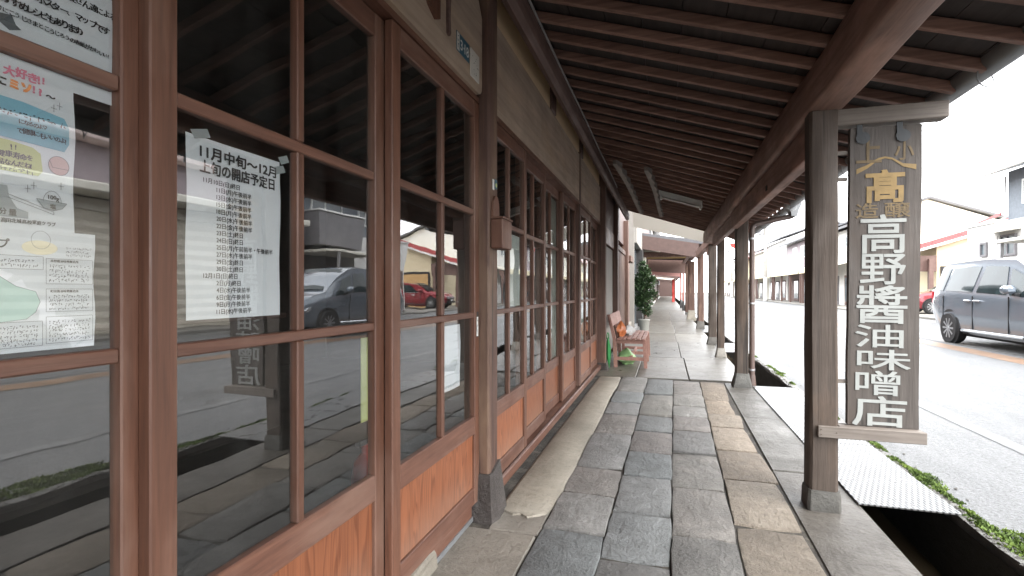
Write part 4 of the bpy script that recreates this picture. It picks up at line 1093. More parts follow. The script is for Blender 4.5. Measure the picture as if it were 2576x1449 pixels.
# ================================================================ BENCH AND BAGS
bt = thing('bench', 'pinkish slatted wooden bench against the wall with bags on it', 'bench', (-.48, 8.1, 0))
YB0, YB1 = 7.30, 8.78
for k in range(6):
    x0 = -.655+k*.066; part('slat', MB().box(x0, x0+.052, YB0-.03, YB1+.03, .392-.004*abs(k-3), .414-.004*abs(k-3), c=.004), 'bench', bt)
for i, y in enumerate((YB0, 8.02, YB1-.05)):
    m = MB(); 
    m.v = [(-.31, y, .388), (-.262, y, .388), (-.245, y, -.002), (-.288, y, -.002)]; m.v += [(a, b+.045, c) for a, b, c in m.v]
    m.f = [(0,1,2,3), (7,6,5,4), (0,4,5,1), (1,5,6,2), (2,6,7,3), (3,7,4,0)]; part('leg', m, 'bench', bt)
    b = MB(); prof = [(-.700, -.002), (-.652, -.002), (-.668, .39), (-.752, .735), (-.795, .735), (-.715, .39)]
    b.prism(prof, y, y+.045, 'Y'); part('leg', b, 'bench', bt)
    part('rail', bx(-.662, -.30, y+.006, y+.039, .335, .388), 'bench', bt)
    part('stretcher', bx(-.66, -.285, y+.008, y+.037, .10, .145), 'bench', bt)
part('stretcher', bx(-.49, -.455, YB0+.046, YB1-.05, .105, .140), 'bench', bt)
m = MB(); m.v = [(-.735, YB0-.02, .57), (-.715, YB0-.02, .575), (-.752, YB0-.02, .738), (-.773, YB0-.02, .733)]; m.v += [(a, YB1+.02, c) for a, b, c in m.v]
m.f = [(0,1,2,3), (7,6,5,4), (0,4,5,1), (1,5,6,2), (2,6,7,3), (3,7,4,0)]; bb = part('back_board', m, 'bench', bt)
pl = Plane((-.748, 7.42, .728), (0,1,0), (-.22,0,.975), (.975,0,.22)); m = MB()
for k in range(3): scribble(m, pl, .06+k*.09, .02, .05, .03, 120+k)
def baglike(org, rx, ry, rz, seed, pinch=.5, n=14, mm=12, fold=.12):
    r = random.Random(seed); m = MB(); ph = r.uniform(0, 6)
    for j in range(mm+1):
        t_ = j/mm; rad = math.sin(math.pi*min(1, t_*.93+.07))**.7*(1-pinch*t_*t_)+.03
        if j == 0: rad = .55
        for k in range(n):
            a = 2*math.pi*k/n; q = 1+fold*math.sin(3*a+ph+t_*3)+fold*.6*math.sin(7*a+ph*2+t_*5)+r.uniform(-.05, .05)
            m.v.append((org[0]+rx*rad*q*math.cos(a), org[1]+ry*rad*q*math.sin(a), org[2]+rz*t_+r.uniform(-.006, .006)))
    for j in range(mm):
        for k in range(n): m.f.append((j*n+k, j*n+(k+1) % n, (j+1)*n+(k+1) % n, (j+1)*n+k))
    m.f += [tuple(range(n-1, -1, -1)), tuple(mm*n+k for k in range(n))]
    return m
solo('orange_bag', baglike((-.62, 7.52, .416), .07, .10, .22, 1, .3, fold=.2), 'orbag', 'orange plastic bag leaning on the bench back', 'bag', smooth=True)
solo('white_bag', baglike((-.53, 7.78, .416), .085, .11, .15, 2, .4, fold=.2), 'whbag', 'white cloth bundle on the bench seat', 'bag', smooth=True)
solo('pale_green_bag', baglike((-.55, 7.70, 0), .13, .20, .23, 3, .45, fold=.22), 'lgreen', 'pale green plastic bag on the ground under the bench', 'bag', smooth=True)
gb = thing('green_bag', 'tall bright green bag squeezed between bench and wall', 'bag', (-.775, 7.24, 0))
part('bag_body', baglike((-.775, 7.24, 0), .045, .075, .42, 5, .35), 'greenbag', gb, True)
part('handle', MB().tube([(-.79, 7.22, .40), (-.785, 7.21, .46), (-.775, 7.23, .49), (-.765, 7.25, .46), (-.765, 7.26, .40)], .006, 6), 'greenbag', gb, True)

# ================================================================ NEIGHBOURING HOUSES ON OUR SIDE
h2 = thing('timber_house', 'dark timber house behind the bench with slatted boards and a grey screen', 'house', (-.9, 9.5, 0))
part('post', bx(-.95, -.80, 7.11, 7.25, 0, 2.6, c=.006), 'postb', h2)
part('dark_opening', bx(-.99, -.95, 7.26, 7.90, .0, 1.78), 'dark', h2)
part('sliding_screen', bx(-.93, -.90, 7.90, 9.18, .06, 1.78, c=.004), 'greige', h2)
part('screen_frame', bx(-.935, -.893, 7.84, 7.90, .06, 1.80), 'black', h2)
part('upper_panel', bx(-.95, -.875, 7.25, 9.2, 1.80, 2.06, c=.005), 'frameh', h2); part('upper_wall', bx(-.97, -.885, 7.25, 13.1, 2.065, 2.8), 'brownw', h2)
part('post', bx(-.95, -.815, 9.2, 9.40, 0, 2.6, c=.008), 'postb', h2)
for k in range(14): part('slat', bx(-.90, -.862+.004*(k % 2), 9.42+k*.142, 9.54+k*.142, .12, 1.83, c=.004), 'postb', h2)
part('slat_sill', bx(-.95, -.84, 9.41, 11.42, .0, .118), 'apron', h2)
part('slat_head', bx(-.95, -.84, 9.41, 11.42, 1.835, 1.93, c=.005), 'postb', h2)
part('post', bx(-.95, -.79, 11.44, 11.66, 0, 2.6, c=.008), 'postb', h2)
part('board_wall', bx(-.95, -.87, 11.67, 13.1, .3, 2.06), 'brownl', h2); part('stone_foot', bx(-.95, -.82, 11.67, 13.1, 0, .298, c=.01), 'apron', h2)
part('shutter_box', bx(-.86, -.74, 11.7, 12.5, 1.72, 1.86, c=.01), 'postb', h2)
part('house_body', bx(-5, -.98, 7.11, 13.2, 0, 5.2), 'brownw', h2)
h3 = thing('white_shop', 'pale walled shop front with wide plain signboard and black column beside the plant', 'shop', (-.9, 14.8, 0))
part('corner_trim', bx(-.90, -.765, 13.21, 13.32, 0, 3.3), 'greige', h3)
part('signboard', bx(-.86, -.70, 13.33, 16.3, 2.28, 3.25, c=.01), 'greige', h3)
part('glass_front', bx(-.86, -.83, 13.33, 15.4, .1, 2.27), 'farglass', h3); part('sill', bx(-.9, -.80, 13.33, 15.6, 0, .098), 'steel', h3)
part('column', bx(-.86, -.66, 15.6, 16.25, 0, 2.275, c=.01), 'black', h3)
part('shop_body', bx(-5, -.87, 13.2, 16.3, 0, 5.5), 'greige', h3)
for k in range(3): part('track', bx(-.78+.05*k, -.765+.05*k, 13.4, 15.5, .001, .012), 'steel', h3)
# further arcades: roof with gable boards
def far_roof(name, label, y0, y1, zl, zr, mat_g, gz, mat_w='brownw', xl=-.95, xr=1.25, loc_board=None):
    t = thing(name, label, 'arcade roof', ((xl+xr)/2, y0, zr))
    part('roof_slab', MB().prism([(xl, zl+.09), (xr, zr+.09), (xr, zr+.2), (xl, zl+.2)], y0+.1, y1, 'Y'), 'greyroof', t)
    n = int((y1-y0)/.9)
    for k in range(n):
        yy_ = y0+.3+k*.9; part('rafter', MB().prism([(xl, zl), (xr, zr), (xr, zr+.085), (xl, zl+.085)], yy_, yy_+.07, 'Y'), 'darkw', t)
    part('eave_beam', bx(.80, .93, y0+.05, y1-.05, zr-.08, zr+.0), 'beam', t)
    part('gable_board', MB().prism([(xl, zl-gz), (xr-.3, zr-gz), (xr-.3, zr+.12), (xl, zl+.12)], y0, y0+.04, 'Y'), mat_g, t)
    return t
f2 = far_roof('arcade_roof', 'low dark brown roof beyond the open stretch, with a dark gable board', 16.35, 20.2, 2.70, 2.36, 'brownw', .30)
part('cross_beam', bx(-.8, .85, 17.6, 17.75, 2.18, 2.34), 'beam', f2); part('gable_board', bx(-.8, .9, 19.6, 19.64, 2.50, 2.69), 'fascia', f2)
f3 = far_roof('arcade_roof', 'roof with a plain tan board across its front', 20.4, 27.3, 2.60, 2.50, 'fascia', .02)
part('front_board', bx(-.70, .72, 20.3, 20.36, 2.28, 2.475, c=.005), 'tan', f3)
f4 = far_roof('arcade_roof', 'roof with a deep brown panel hung across the walk', 27.5, 33.9, 2.65, 2.5, 'brownl', .58)
f5 = far_roof('arcade_roof', 'far roof with a salmon pink front panel', 34.1, 42, 2.5, 2.35, 'pinkred', .42)
f6 = far_roof('arcade_roof', 'distant dark roof behind the pink panel', 44, 52, 2.4, 2.2, 'brownw', .2)
f7 = far_roof('arcade_roof', 'distant roof with a pale front, behind the red post', 54, 66, 2.4, 2.2, 'fascia', .15)
f8 = far_roof('arcade_roof', 'farthest visible roof at the end of the walk', 67, 85, 2.5, 2.2, 'brownw', .2)
def row_house(label, y0, y1, mat, x=-.86, h=5.2, feats=()):
    t = thing('row_house', label, 'house', (x-1, (y0+y1)/2, 0))
    part('wall', bx(-6, x, y0, y1, 0, h), mat, t)
    part('corner_post', bx(x-.02, x+.10, y0, y0+.18, 0, 2.6, c=.006), feats[0] if feats else 'postb', t)
    yy_ = y0+.6
    while yy_ < y1-1.2:
        f = part('window', bx(x-.02, x+.035, yy_, yy_+1.3, .2, 1.9), 'brownl', t); part('pane', bx(x+.036, x+.040, yy_+.07, yy_+1.23, .7, 1.84), 'farglass', f); yy_ += 1.9
    part('roof', MB().prism([(-6.2, h+1.6), (x+.5, h-.05), (x+.5, h+.1), (-6.2, h+1.75)], y0, y1, 'Y'), 'tile', t)
    return t
row_house('brown fronted house just past the plant with a pale box on its post', 16.4, 22.0, 'brownl', -.86, 5.0)
row_house('house with reddish wall below the deep brown panel', 22.1, 28.0, 'brownl', -.88, 5.4, ('redbr',))
row_house('grey plastered house beyond the reddish one', 28.1, 35.0, 'dkgrey', -.95, 5.0)
row_house('white walled house far along the covered walk', 35.1, 50.0, 'white', -.92, 5.4, ('white',))
row_house('dark timber house behind the far white one', 50.1, 64.0, 'brownl', -1.0, 5.0)
row_house('last grey house visible on the left of the walk', 64.1, 90.0, 'dkgrey', -1.0, 5.2)
row_house('dark block added to hide the white sky at the end of the covered walk', 92.2, 100, 'brownw', 1.2, 5.0)  # added block: shuts out bright sky where the walk recedes into shade
for k, (a, b, m_) in enumerate(((53.0, .75, 'post'), (58.0, .78, 'post'), (64.0, .75, 'postb'), (70, .8, 'post'))):
    arcade_post(('distant grey post right behind the bright red one', 'second grey post behind the bright red one', 'distant brown post in the haze of far posts', 'farthest post seen along the walk')[k], b, b+.16, a, a+.16, 2.2, m_, .1, .01)
t = thing('meter_box', 'pale electric meter box on the post beyond the plant', 'meter', (-.72, 16.9, 1.6))
part('case', bx(-.76, -.60, 16.85, 17.0, 1.78, 2.12, c=.02), 'fascia', t); part('conduit', MB().tube([(-.70, 16.93, 1.78), (-.70, 16.93, .1)], .02, 6), 'cable', t); part('conduit', MB().tube([(-.70, 16.93, 2.12), (-.70, 16.93, 2.6)], .02, 6), 'cable', t)
# plant in its pot
pt = thing('potted_plant', 'bushy dark green potted plant standing by the black column', 'plant', (-.55, 14.2, 0))
part('pot', MB().lathe([(.11, 0), (.15, .26), (.16, .28), (.15, .30)], (-.56, 14.2, .001), 'Z', 18), 'pot', pt, True)
part('stem', MB().tube([(-.56, 14.2, .28), (-.55, 14.22, .7), (-.57, 14.18, 1.3)], [.02, .016, .01], 7), 'trunk', pt, True)
lf = MB(); r = random.Random(14)
lobes = [(-.56, 14.2, z, rr_) for z, rr_ in ((.62, .16), (.78, .24), (.95, .29), (1.12, .27), (1.3, .25), (1.46, .20), (1.6, .13))]+[(-.34, 14.1, .95, .12), (-.72, 14.2, 1.25, .16), (-.38, 14.2, 1.30, .13), (-.68, 14.1, .8, .13), (-.60, 14.2, 1.75, .09), (-.48, 14.1, .52, .1)]
for cx, cy, cz, rad in lobes:
    for q in range(int(330*rad/.25)):
        d = Vector((r.gauss(0, 1), r.gauss(0, 1), r.gauss(0, 1))).normalized()*rad*r.uniform(.3, 1.15)*.82
        p0 = Vector((cx, cy, cz))+d; dr_ = (d.normalized()+Vector((r.uniform(-.7, .7), r.uniform(-.7, .7), r.uniform(-.2, .8)))).normalized()
        L = r.uniform(.06, .12); sd = dr_.cross(Vector((r.uniform(-1, 1), r.uniform(-1, 1), 1))).normalized()*L*.22
        lf.add([p0, p0+dr_*L*.5+sd, p0+dr_*L, p0+dr_*L*.5-sd], [(0,1,2,3)])
o = mesh_obj('foliage', lf, 'leaf', pt, recalc=False); o['kind'] = 'stuff'

# bus stop disc behind the second post
bs = thing('bus_stop_sign', 'round red and white bus stop sign half hidden behind the post with the downpipe', 'sign', (1.86, 14.9, -.05))
part('pole', MB().tube([(1.86, 14.95, -.05), (1.86, 14.95, 2.65)], .025, 8), 'metalw', bs)
part('disc', MB().lathe([(.235, 0), (.235, .02)], (1.86, 14.905, 2.42), 'Y', 32), 'red', bs)
m = MB(); z0 = 2.42
pts = [(1.86+.235*math.cos(a), z0+.235*math.sin(a)) for a in [math.asin(-.085/.235)+(math.asin(.085/.235)*2)*k/6 for k in range(7)]]
pts += [(1.86-(x_-1.86), z_) for x_, z_ in reversed(pts)]
m.prism(pts, 14.900, 14.904, 'Y'); part('white_band', m, 'metalw', bs)
pl = Plane((1.86-.2, 14.900, z0+.065), (1,0,0), (0,0,1), (0,-1,0)); m = MB(); text(m, pl, '北本町', .02, .012, .36, .105, .012, lift=.001); part('lettering', m, 'ink', bs)
m = MB()
for a in (.6, 1.1, 1.57, 2.04, 2.5):
    m.tube([(1.86+.10*math.cos(a), 14.902, z0+.10*math.sin(a)), (1.86+.21*math.cos(a), 14.902, z0+.21*math.sin(a))], .008, 4)
part('rays', m, 'metalw', bs)

# ================================================================ ACROSS THE STREET
def win(t, x, y0, y1, z0, z1, fm='metalw', bars=1, depth=.06):
    f = MB(); e = .07
    f.box(x-depth, x+.02, y0, y1, z0, z0+e); f.box(x-depth, x+.02, y0, y1, z1-e, z1)
    f.box(x-depth, x+.02, y0, y0+e, z0+e, z1-e); f.box(x-depth, x+.02, y1-e, y1, z0+e, z1-e)
    for k in range(bars):
        yy_ = y0+(y1-y0)*(k+1)/(bars+1); f.box(x-depth+.01, x+.02, yy_-.03, yy_+.03, z0+e, z1-e)
    o = part('window', f, fm, t)
    for k in range(bars+1):
        a = y0+(y1-y0)*k/(bars+1); b = y0+(y1-y0)*(k+1)/(bars+1)
        part('pane', bx(x-.02, x-.012, a+.03, b-.03, z0+e, z1-e), 'farglass', o)
    return o
XF = 10.7
# garage building
b0 = thing('garage_building', 'low garage building across the street with beige roller shutters and a pink band', 'building', (XF+3, 8, 0))
part('wall', bx(XF, XF+7, .5, 15.29, 0, 4.45), 'mauve', b0)
part('fascia_band', bx(XF-.45, XF+7, .4, 15.29, 4.46, 5.0, c=.03), 'pink', b0)
part('canopy', bx(XF-.9, XF-.001, .6, 14.8, 3.25, 3.45, c=.03), 'fascia', b0)
for k in range(3):
    a, b = .9+k*4.7, 5.2+k*4.7; m = MB(); N = 22
    for i in range(N+1):
        z = .04+2.9*i/N; xx = XF-.07-(.022 if i % 2 else 0)
        m.v += [(xx, a, z), (xx, b, z)]
    for i in range(N): m.f.append((2*i, 2*i+1, 2*i+3, 2*i+2))
    s_ = part('roller_shutter', m, 'shutter', b0); part('shutter_box', bx(XF-.14, XF-.002, a-.1, b+.1, 2.94, 3.22), 'fascia', s_)
part('roof', bx(XF-.2, XF+7.1, .4, 15.0, 5.002, 5.12), 'greyroof', b0)
# two storey house, grey above and white below
b1 = thing('grey_white_house', 'two storey house across the street, grey upstairs and white downstairs', 'house', (XF+3, 19, 0))
part('lower_wall', bx(XF, XF+8, 18.6, 23.0, 0, 3.36), 'white', b1)
part('lower_wall', bx(XF+.8, XF+8, 15.3, 18.595, 0, 3.36), 'dkgrey', b1)
part('parapet', bx(XF-.06, XF+8, 20.955, 23.04, 3.365, 3.44), 'white', b1)
part('red_flashing', MB().prism([(21.0, 3.56), (22.3, 3.45), (22.3, 3.50), (21.0, 3.66)], XF-.05, XF-.01, 'X'), 'redroof', b1)
part('upper_wall', bx(XF+.15, XF+7.5, 15.4, 20.95, 3.365, 5.0), 'greywall', b1)
part('balcony', bx(XF-.55, XF+.145, 15.7, 18.5, 2.75, 3.95, c=.02), 'dkgrey', b1); part('balcony_rail', bx(XF-.6, XF+.1, 15.65, 18.55, 3.96, 4.02, c=.01), 'metalw', b1)
win(b1, XF+.14, 16.0, 17.9, 3.99, 4.85, bars=1); win(b1, XF+.14, 19.0, 20.15, 3.82, 4.60, bars=1)
win(b1, XF-.005, 21.75, 22.15, 2.25, 2.75, 'dkgrey', 0); win(b1, XF-.005, 20.2, 21.1, 2.2, 2.9, 'dkgrey', 1)
part('window_hood', MB().prism([(XF-.001, 3.02), (XF-.5, 2.95), (XF-.5, 2.98), (XF-.001, 3.06)], 20.0, 21.4, 'Y'), 'fascia', b1)
part('upper_roof', MB().prism([(XF-.7, 4.95), (XF+3.8, 6.3), (XF+8.2, 4.95), (XF+8.2, 5.08), (XF+3.8, 6.45), (XF-.7, 5.08)], 14.9, 21.75, 'Y'), 'greyroof', b1)
part('eave_fascia', bx(XF-.72, XF-.66, 14.9, 21.75, 4.86, 5.06), 'metalw', b1); part('verge_board', MB().prism([(XF-.7, 4.84), (XF+3.8, 6.2), (XF+8.2, 4.84), (XF+8.2, 4.95), (XF+3.8, 6.3), (XF-.7, 4.95)], 21.755, 21.80, 'Y'), 'metalw', b1)
part('carport_roof', bx(XF-1.4, XF+.7, 15.5, 18.55, 2.45, 2.55, c=.02), 'fascia', b1)
for k in range(2): part('carport_post', bx(XF-1.35, XF-1.27, 15.6+k*2.8, 15.68+k*2.8, 0, 2.449), 'steel', b1)
for k in range(3): part('solar_panel', MB().prism([(XF+.2+k*1.1, 5.40+k*.33), (XF+1.25+k*1.1, 5.715+k*.33), (XF+1.24+k*1.1, 5.755+k*.33), (XF+.19+k*1.1, 5.44+k*.33)], 16, 20.6, 'Y'), 'farglass', b1)
part('eave_gutter', MB().tube([(XF-.74, 14.9, 4.86), (XF-.74, 21.75, 4.84)], .05, 8), 'metalw', b1, True); part('downpipe', MB().tube([(XF+.1, 21.0, 4.85), (XF+.1, 21.0, 3.5), (XF-.06, 21.0, 3.4), (XF-.06, 21.0, .05)], .035, 8), 'metalw', b1, True)
ac = part('air_conditioner', bx(XF-.36, XF-.02, 18.75, 19.5, .08, .68, c=.02), 'metalw', b1); part('fan_grille', MB().lathe([(.22, 0), (.22, -.01), (.05, -.015)], (XF-.361, 19.02, .38), 'X', 18), 'gutter', ac)
part('entrance_door', bx(XF-.03, XF-.003, 22.3, 22.85, .05, 2.05, c=.01), 'brownl', b1)
part('lamp', MB().lathe([(.02, -.1), (.14, -.06), (.16, 0), (.1, .05)], (XF-.12, 19.4, 2.6), 'Z', 14), 'fascia', b1)
# cream house with red roof, beyond the car park
b2 = thing('cream_house', 'cream walled house with a red metal roof beyond the parked red car', 'house', (16, 33, 0))
part('wall', MB().prism([(12.7, 0), (20, 0), (20, 5.7), (12.7, 3.35)], 30.0, 32.4, 'Y'), 'cream', b2)
part('rear_wing', bx(12.9, 20, 32.405, 37.6, 0, 3.0), 'cream', b2)
part('roof', MB().prism([(10.7, 2.72), (20.4, 5.85), (20.4, 5.91), (10.7, 2.78)], 29.6, 32.6, 'Y'), 'redroof', b2)
part('soffit', MB().prism([(10.72, 2.66), (20.3, 5.75), (20.3, 5.845), (10.72, 2.714)], 29.65, 32.5, 'Y'), 'brownl', b2)
part('verge_board', MB().prism([(10.7, 2.60), (20.4, 5.73), (20.4, 5.845), (10.7, 2.715)], 29.56, 29.645, 'Y'), 'white', b2)
for k in range(4): part('roof_seam', MB().prism([(10.75, 2.80), (20.3, 5.881), (20.3, 5.94), (10.75, 2.859)], 29.7+k*.7, 29.75+k*.7, 'Y'), 'redroof', b2)
part('side_panel', bx(11.0, 12.69, 29.95, 30.0, 2.0, 2.78), 'brownl', b2)
part('arcade_post', bx(12.28, 12.46, 29.7, 29.9, .28, 2.6), 'brownl', b2); part('post_foot', bx(12.24, 12.50, 29.66, 29.94, .03, .279), 'fascia', b2)
part('arcade_post', bx(10.95, 11.1, 30, 30.15, .03, 2.6), 'brownl', b2); part('arcade_post', bx(10.95, 11.1, 34, 34.15, .03, 2.6), 'brownl', b2)
fr = part('garage_frame', MB().box(12.85, 18, 29.93, 29.99, 2.12, 2.25).box(12.85, 12.95, 29.93, 29.99, .03, 2.119).box(15.1, 15.22, 29.93, 29.99, .03, 2.119), 'black', b2)
part('garage_panel', bx(12.955, 15.095, 29.955, 29.985, .03, 2.115), 'orange', b2); part('garage_panel', bx(15.225, 17.6, 29.955, 29.985, .03, 2.115), 'orange', b2)  # flat panels, their tan stands in for the opening's orange lit interior
part('tall_wall', bx(15.5, 22, 31, 37, 5.0, 7.5), 'cream', b2) if False else None
# row further along
def street_house(label, y0, y1, h, mat, rm, upper=None, arc=True, z1=3.0, xset=1.2):
    t = thing('street_house', label, 'house', (XF+3, (y0+y1)/2, 0))
    part('lower_wall', bx(XF+xset, XF+9, y0, y1, 0, z1), mat, t); part('upper_wall', bx(XF+xset-.1, XF+9, y0, y1, z1+.005, h), upper or mat, t)
    part('roof', MB().prism([(XF+xset-.8, h-.05), (XF+5, h+1.6), (XF+9.5, h-.05), (XF+9.5, h+.1), (XF+5, h+1.75), (XF+xset-.8, h+.1)], y0-.3, y1+.3, 'Y'), rm, t)
    part('gable_wall', MB().prism([(XF+xset-.1, h+.002), (XF+9, h+.002), (XF+5, h+1.58)], y0+.02, y1-.02, 'Y'), upper or mat, t)
    if arc:
        part('arcade_roof', MB().prism([(XF-.35, 2.62), (XF+xset-.105, 3.0), (XF+xset-.105, 3.12), (XF-.35, 2.74)], y0, y1, 'Y'), 'fascia', t)
        part('arcade_fascia', bx(XF-.40, XF-.355, y0, y1, 2.42, 2.8), 'cream', t)
        n = max(2, int((y1-y0)/3.4))
        for k in range(n+1):
            yy_ = y0+.1+(y1-y0-.3)*k/n; part('arcade_post', bx(XF-.2, XF-.06, yy_, yy_+.14, .03, 2.6), 'brownl', t)
    k = 0; yy_ = y0+.8
    while yy_+1.4 < y1:
        if arc or True: win(t, XF+xset-.115, yy_, yy_+1.5, z1+1.0, min(h-.4, z1+2.1), bars=2)
        d = part('door', bx(XF+xset-.05, XF+xset-.002, yy_-.1, yy_+1.6, .05, 2.1), ('brownl', 'dkgrey', 'brownw')[k % 3], t)
        for q in range(3): part('door_pane', bx(XF+xset-.06, XF+xset-.051, yy_+q*.52, yy_+.42+q*.52, .3, 1.95), 'farglass', d)
        yy_ += 3.0; k += 1
    return t
street_house('white walled house across the street just past the cream one', 38.2, 46.4, 5.2, 'white', 'greyroof')
street_house('grey plastered two storey house across the street with a cream arcade front', 46.8, 57.8, 5.5, 'brownl', 'greyroof', 'dkgrey' if False else 'mauve')
street_house('white house behind the nearer utility pole', 58.2, 68, 6.4, 'white', 'greyroof')
street_house('pale house with balcony side far along the street', 68.4, 79, 6.0, 'fascia', 'greyroof')
street_house('cream house near the end of the street', 79.4, 91, 5.6, 'cream', 'redroof')
street_house('white house at the far end of the street', 91.4, 112, 6.4, 'white', 'greyroof')
def pole(label, x, y, h):
    t = thing('utility_pole', label, 'utility pole', (x, y, 0))
    part('shaft', MB().tube([(x, y, -.03), (x, y, h)], [.19, .13], 12), 'asphpole', t, True)
    part('marker_band', MB().tube([(x, y, .03), (x, y, 2.4)], [.197, .187], 12), 'white', t, True)
    for z in (h-.5, h-1.3):
        a = part('cross_arm', bx(x-1.0, x+1.0, y-.24, y-.14, z, z+.09), 'steel', t)
        for k in range(4): part('insulator', MB().lathe([(.05, 0), (.06, .05), (.04, .14)], (x-.9+k*.6, y-.19, z+.09), 'Z', 8), 'metalw', a)
    part('transformer', MB().lathe([(.24, 0), (.27, .05), (.27, .75), (.2, .85)], (x-.42, y, h-2.9), 'Z', 14), 'steel', t, True)
    return t
pole('concrete utility pole with white painted base, nearer of the two across the street', 9.65, 57.0, 9.5)
pole('farther utility pole seen between the grey posts', 9.3, 81.5, 9.5)
def wire(label, a, b, sag):
    pts = []
    for i in range(21):
        t_ = i/20; p_ = Vector(a).lerp(Vector(b), t_); p_.z -= sag*4*t_*(1-t_); pts.append(p_)
    solo('overhead_wire', MB().tube(pts, .014, 5), 'wire', label, 'wire', 'overhead wires along the street', smooth=True)
wire('uppermost overhead wire along the far side of the street', (9.0, -20, 9.1), (8.75, 57, 9.1), .9)
wire('lower overhead wire along the far side of the street', (9.6, -20, 8.3), (9.35, 57, 8.3), 1.1)
wire('overhead wire crossing between the two utility poles', (8.75, 57, 9.1), (8.4, 81.5, 9.1), .35)

# ================================================================ CARS
def car(label, loc, rotz, paint, kind):
    """local frame: nose towards +X, y = left"""
    t = thing('parked_car' if kind == 'hatch' else 'minivan', label, 'car', loc, None, True, rotz)
    L, Wd, H = (4.27, 1.695, 1.71) if kind == 'van' else (4.1, 1.70, 1.50)
    hw = Wd/2
    if kind == 'van':
        st = [(-2.13, .55, .62, 1.02, 1.05, .66, .80), (-2.09, .40, .55, 1.05, 1.30, .72, .815), (-1.98, .30, .50, 1.06, 1.62, .80, .83), (-1.7, .24, .5, 1.06, 1.69, .845, .845),
              (-1.0, .22, .5, 1.04, 1.71, .847, .847), (-.2, .22, .5, 1.01, 1.71, .847, .847), (.45, .22, .5, .98, 1.66, .847, .847), (.95, .22, .5, .965, 1.42, .847, .845),
              (1.38, .22, .5, .955, 1.06, .845, .84), (1.75, .24, .48, .90, .98, .82, .81), (2.02, .28, .45, .80, .86, .72, .70), (2.13, .36, .48, .66, .70, .55, .52)]
    else:
        st = [(-2.05, .5, .6, .92, .95, .62, .76), (-2.0, .36, .5, .95, 1.15, .70, .79), (-1.8, .26, .48, .96, 1.36, .80, .82), (-1.3, .22, .48, .95, 1.47, .848, .848), (-.5, .2, .48, .93, 1.50, .85, .85),
              (.1, .2, .48, .91, 1.45, .85, .85), (.55, .2, .48, .90, 1.22, .85, .85), (.95, .2, .48, .90, .97, .85, .845), (1.5, .22, .46, .86, .92, .83, .82), (1.85, .26, .44, .76, .82, .74, .72), (2.05, .34, .46, .62, .66, .55, .52)]
    def sect(s_):
        x_, zb, zm, zl, zt, wb, wm = s_
        up = max(zt, zl+.01); tall = up-zl
        wt = wm-.34*tall*.62; 
        return [(x_, 0, zb), (x_, wb*.92, zb), (x_, wb, zb+.10), (x_, wm+.012, zm+.10), (x_, wm+.004, (zm+zl)/2+.06), (x_, wm-.012, zl), (x_, max(.2, wm-.05-.20*tall), zl+tall*.80 if tall > .2 else zl+tall*.5), (x_, max(.15, wt-.06), zl+tall*.955), (x_, max(.1, wt-.28), up), (x_, 0, up+.015)]
    rows = [sect(s_) for s_ in st]; n = len(rows[0])
    def emit(m, sel, off=0.0):
        for sgn in (1, -1):
            base = len(m.v)
            for rw in rows:
                for p_ in rw:
                    q = Vector((p_[0], p_[1]*sgn, p_[2])); m.v.append((q.x, q.y+sgn*off, q.z))
            for i in range(len(rows)-1):
                for k in range(n-1):
                    if sel(i, k):
                        f = (base+i*n+k, base+i*n+k+1, base+(i+1)*n+k+1, base+(i+1)*n+k); m.f.append(f if sgn > 0 else f[::-1])
    body = MB(); emit(body, lambda i, k: True)
    # close nose and tail
    for rw in (rows[0], rows[-1]):
        b_ = len(body.v); ring = [p_ for p_ in rw]+[(p_[0], -p_[1], p_[2]) for p_ in reversed(rw[1:-1])]
        body.v += ring; body.f.append(tuple(range(b_, b_+len(ring))))
    o = mesh_obj('body', body, paint, t)
    bm = bmesh.new(); bm.from_mesh(o.data); bmesh.ops.remove_doubles(bm, verts=bm.verts, dist=.001); bmesh.ops.recalc_face_normals(bm, faces=bm.faces); bm.to_mesh(o.data); bm.free()
    o.data.polygons.foreach_set('use_smooth', [True]*len(o.data.polygons)); o.data.set_sharp_from_angle(angle=R(50))
    # glass set 6 mm proud of the shell: interpolate on the side between belt and roof
    def side_pt(x_, v_):
        for a, b in zip(st, st[1:]):
            if a[0] <= x_ <= b[0]:
                f = (x_-a[0])/(b[0]-a[0]); A, B = sect(a), sect(b)
                P = [Vector(A[k]).lerp(Vector(B[k]), f) for k in (5, 6)]
                return P[0].lerp(P[1], v_)
    def pane(name, xs0, xs1, top0, top1, sgn, low=.06, hi=.97):
        m = MB(); N = 6
        for i in range(N+1):
            f = i/N; xb_ = xs0+(xs1-xs0)*f; xt = top0+(top1-top0)*f
            for v_ in (low, .5, hi):
                x_ = xb_+(xt-xb_)*v_; p_ = side_pt(x_, v_); m.v.append((p_.x, sgn*(p_.y+.009), p_.z))
        for i in range(N):
            for k in range(2): m.f.append((i*3+k, (i+1)*3+k, (i+1)*3+k+1, i*3+k+1))
        part(name, m, 'carg', t, True)
    for sgn in (1, -1):
        if kind == 'van':
            pane('side_window', -1.96, -1.62, -1.86, -1.58, sgn); pane('side_window', -1.52, -.55, -1.48, -.52, sgn); pane('side_window', -.40, .52, -.38, .28, sgn); pane('quarter_window', .60, 1.16, .38, .74, sgn, .06, .90)
        else:
            pane('side_window', -1.6, -.5, -1.4, -.48, sgn); pane('side_window', -.38, .52, -.38, .02, sgn)
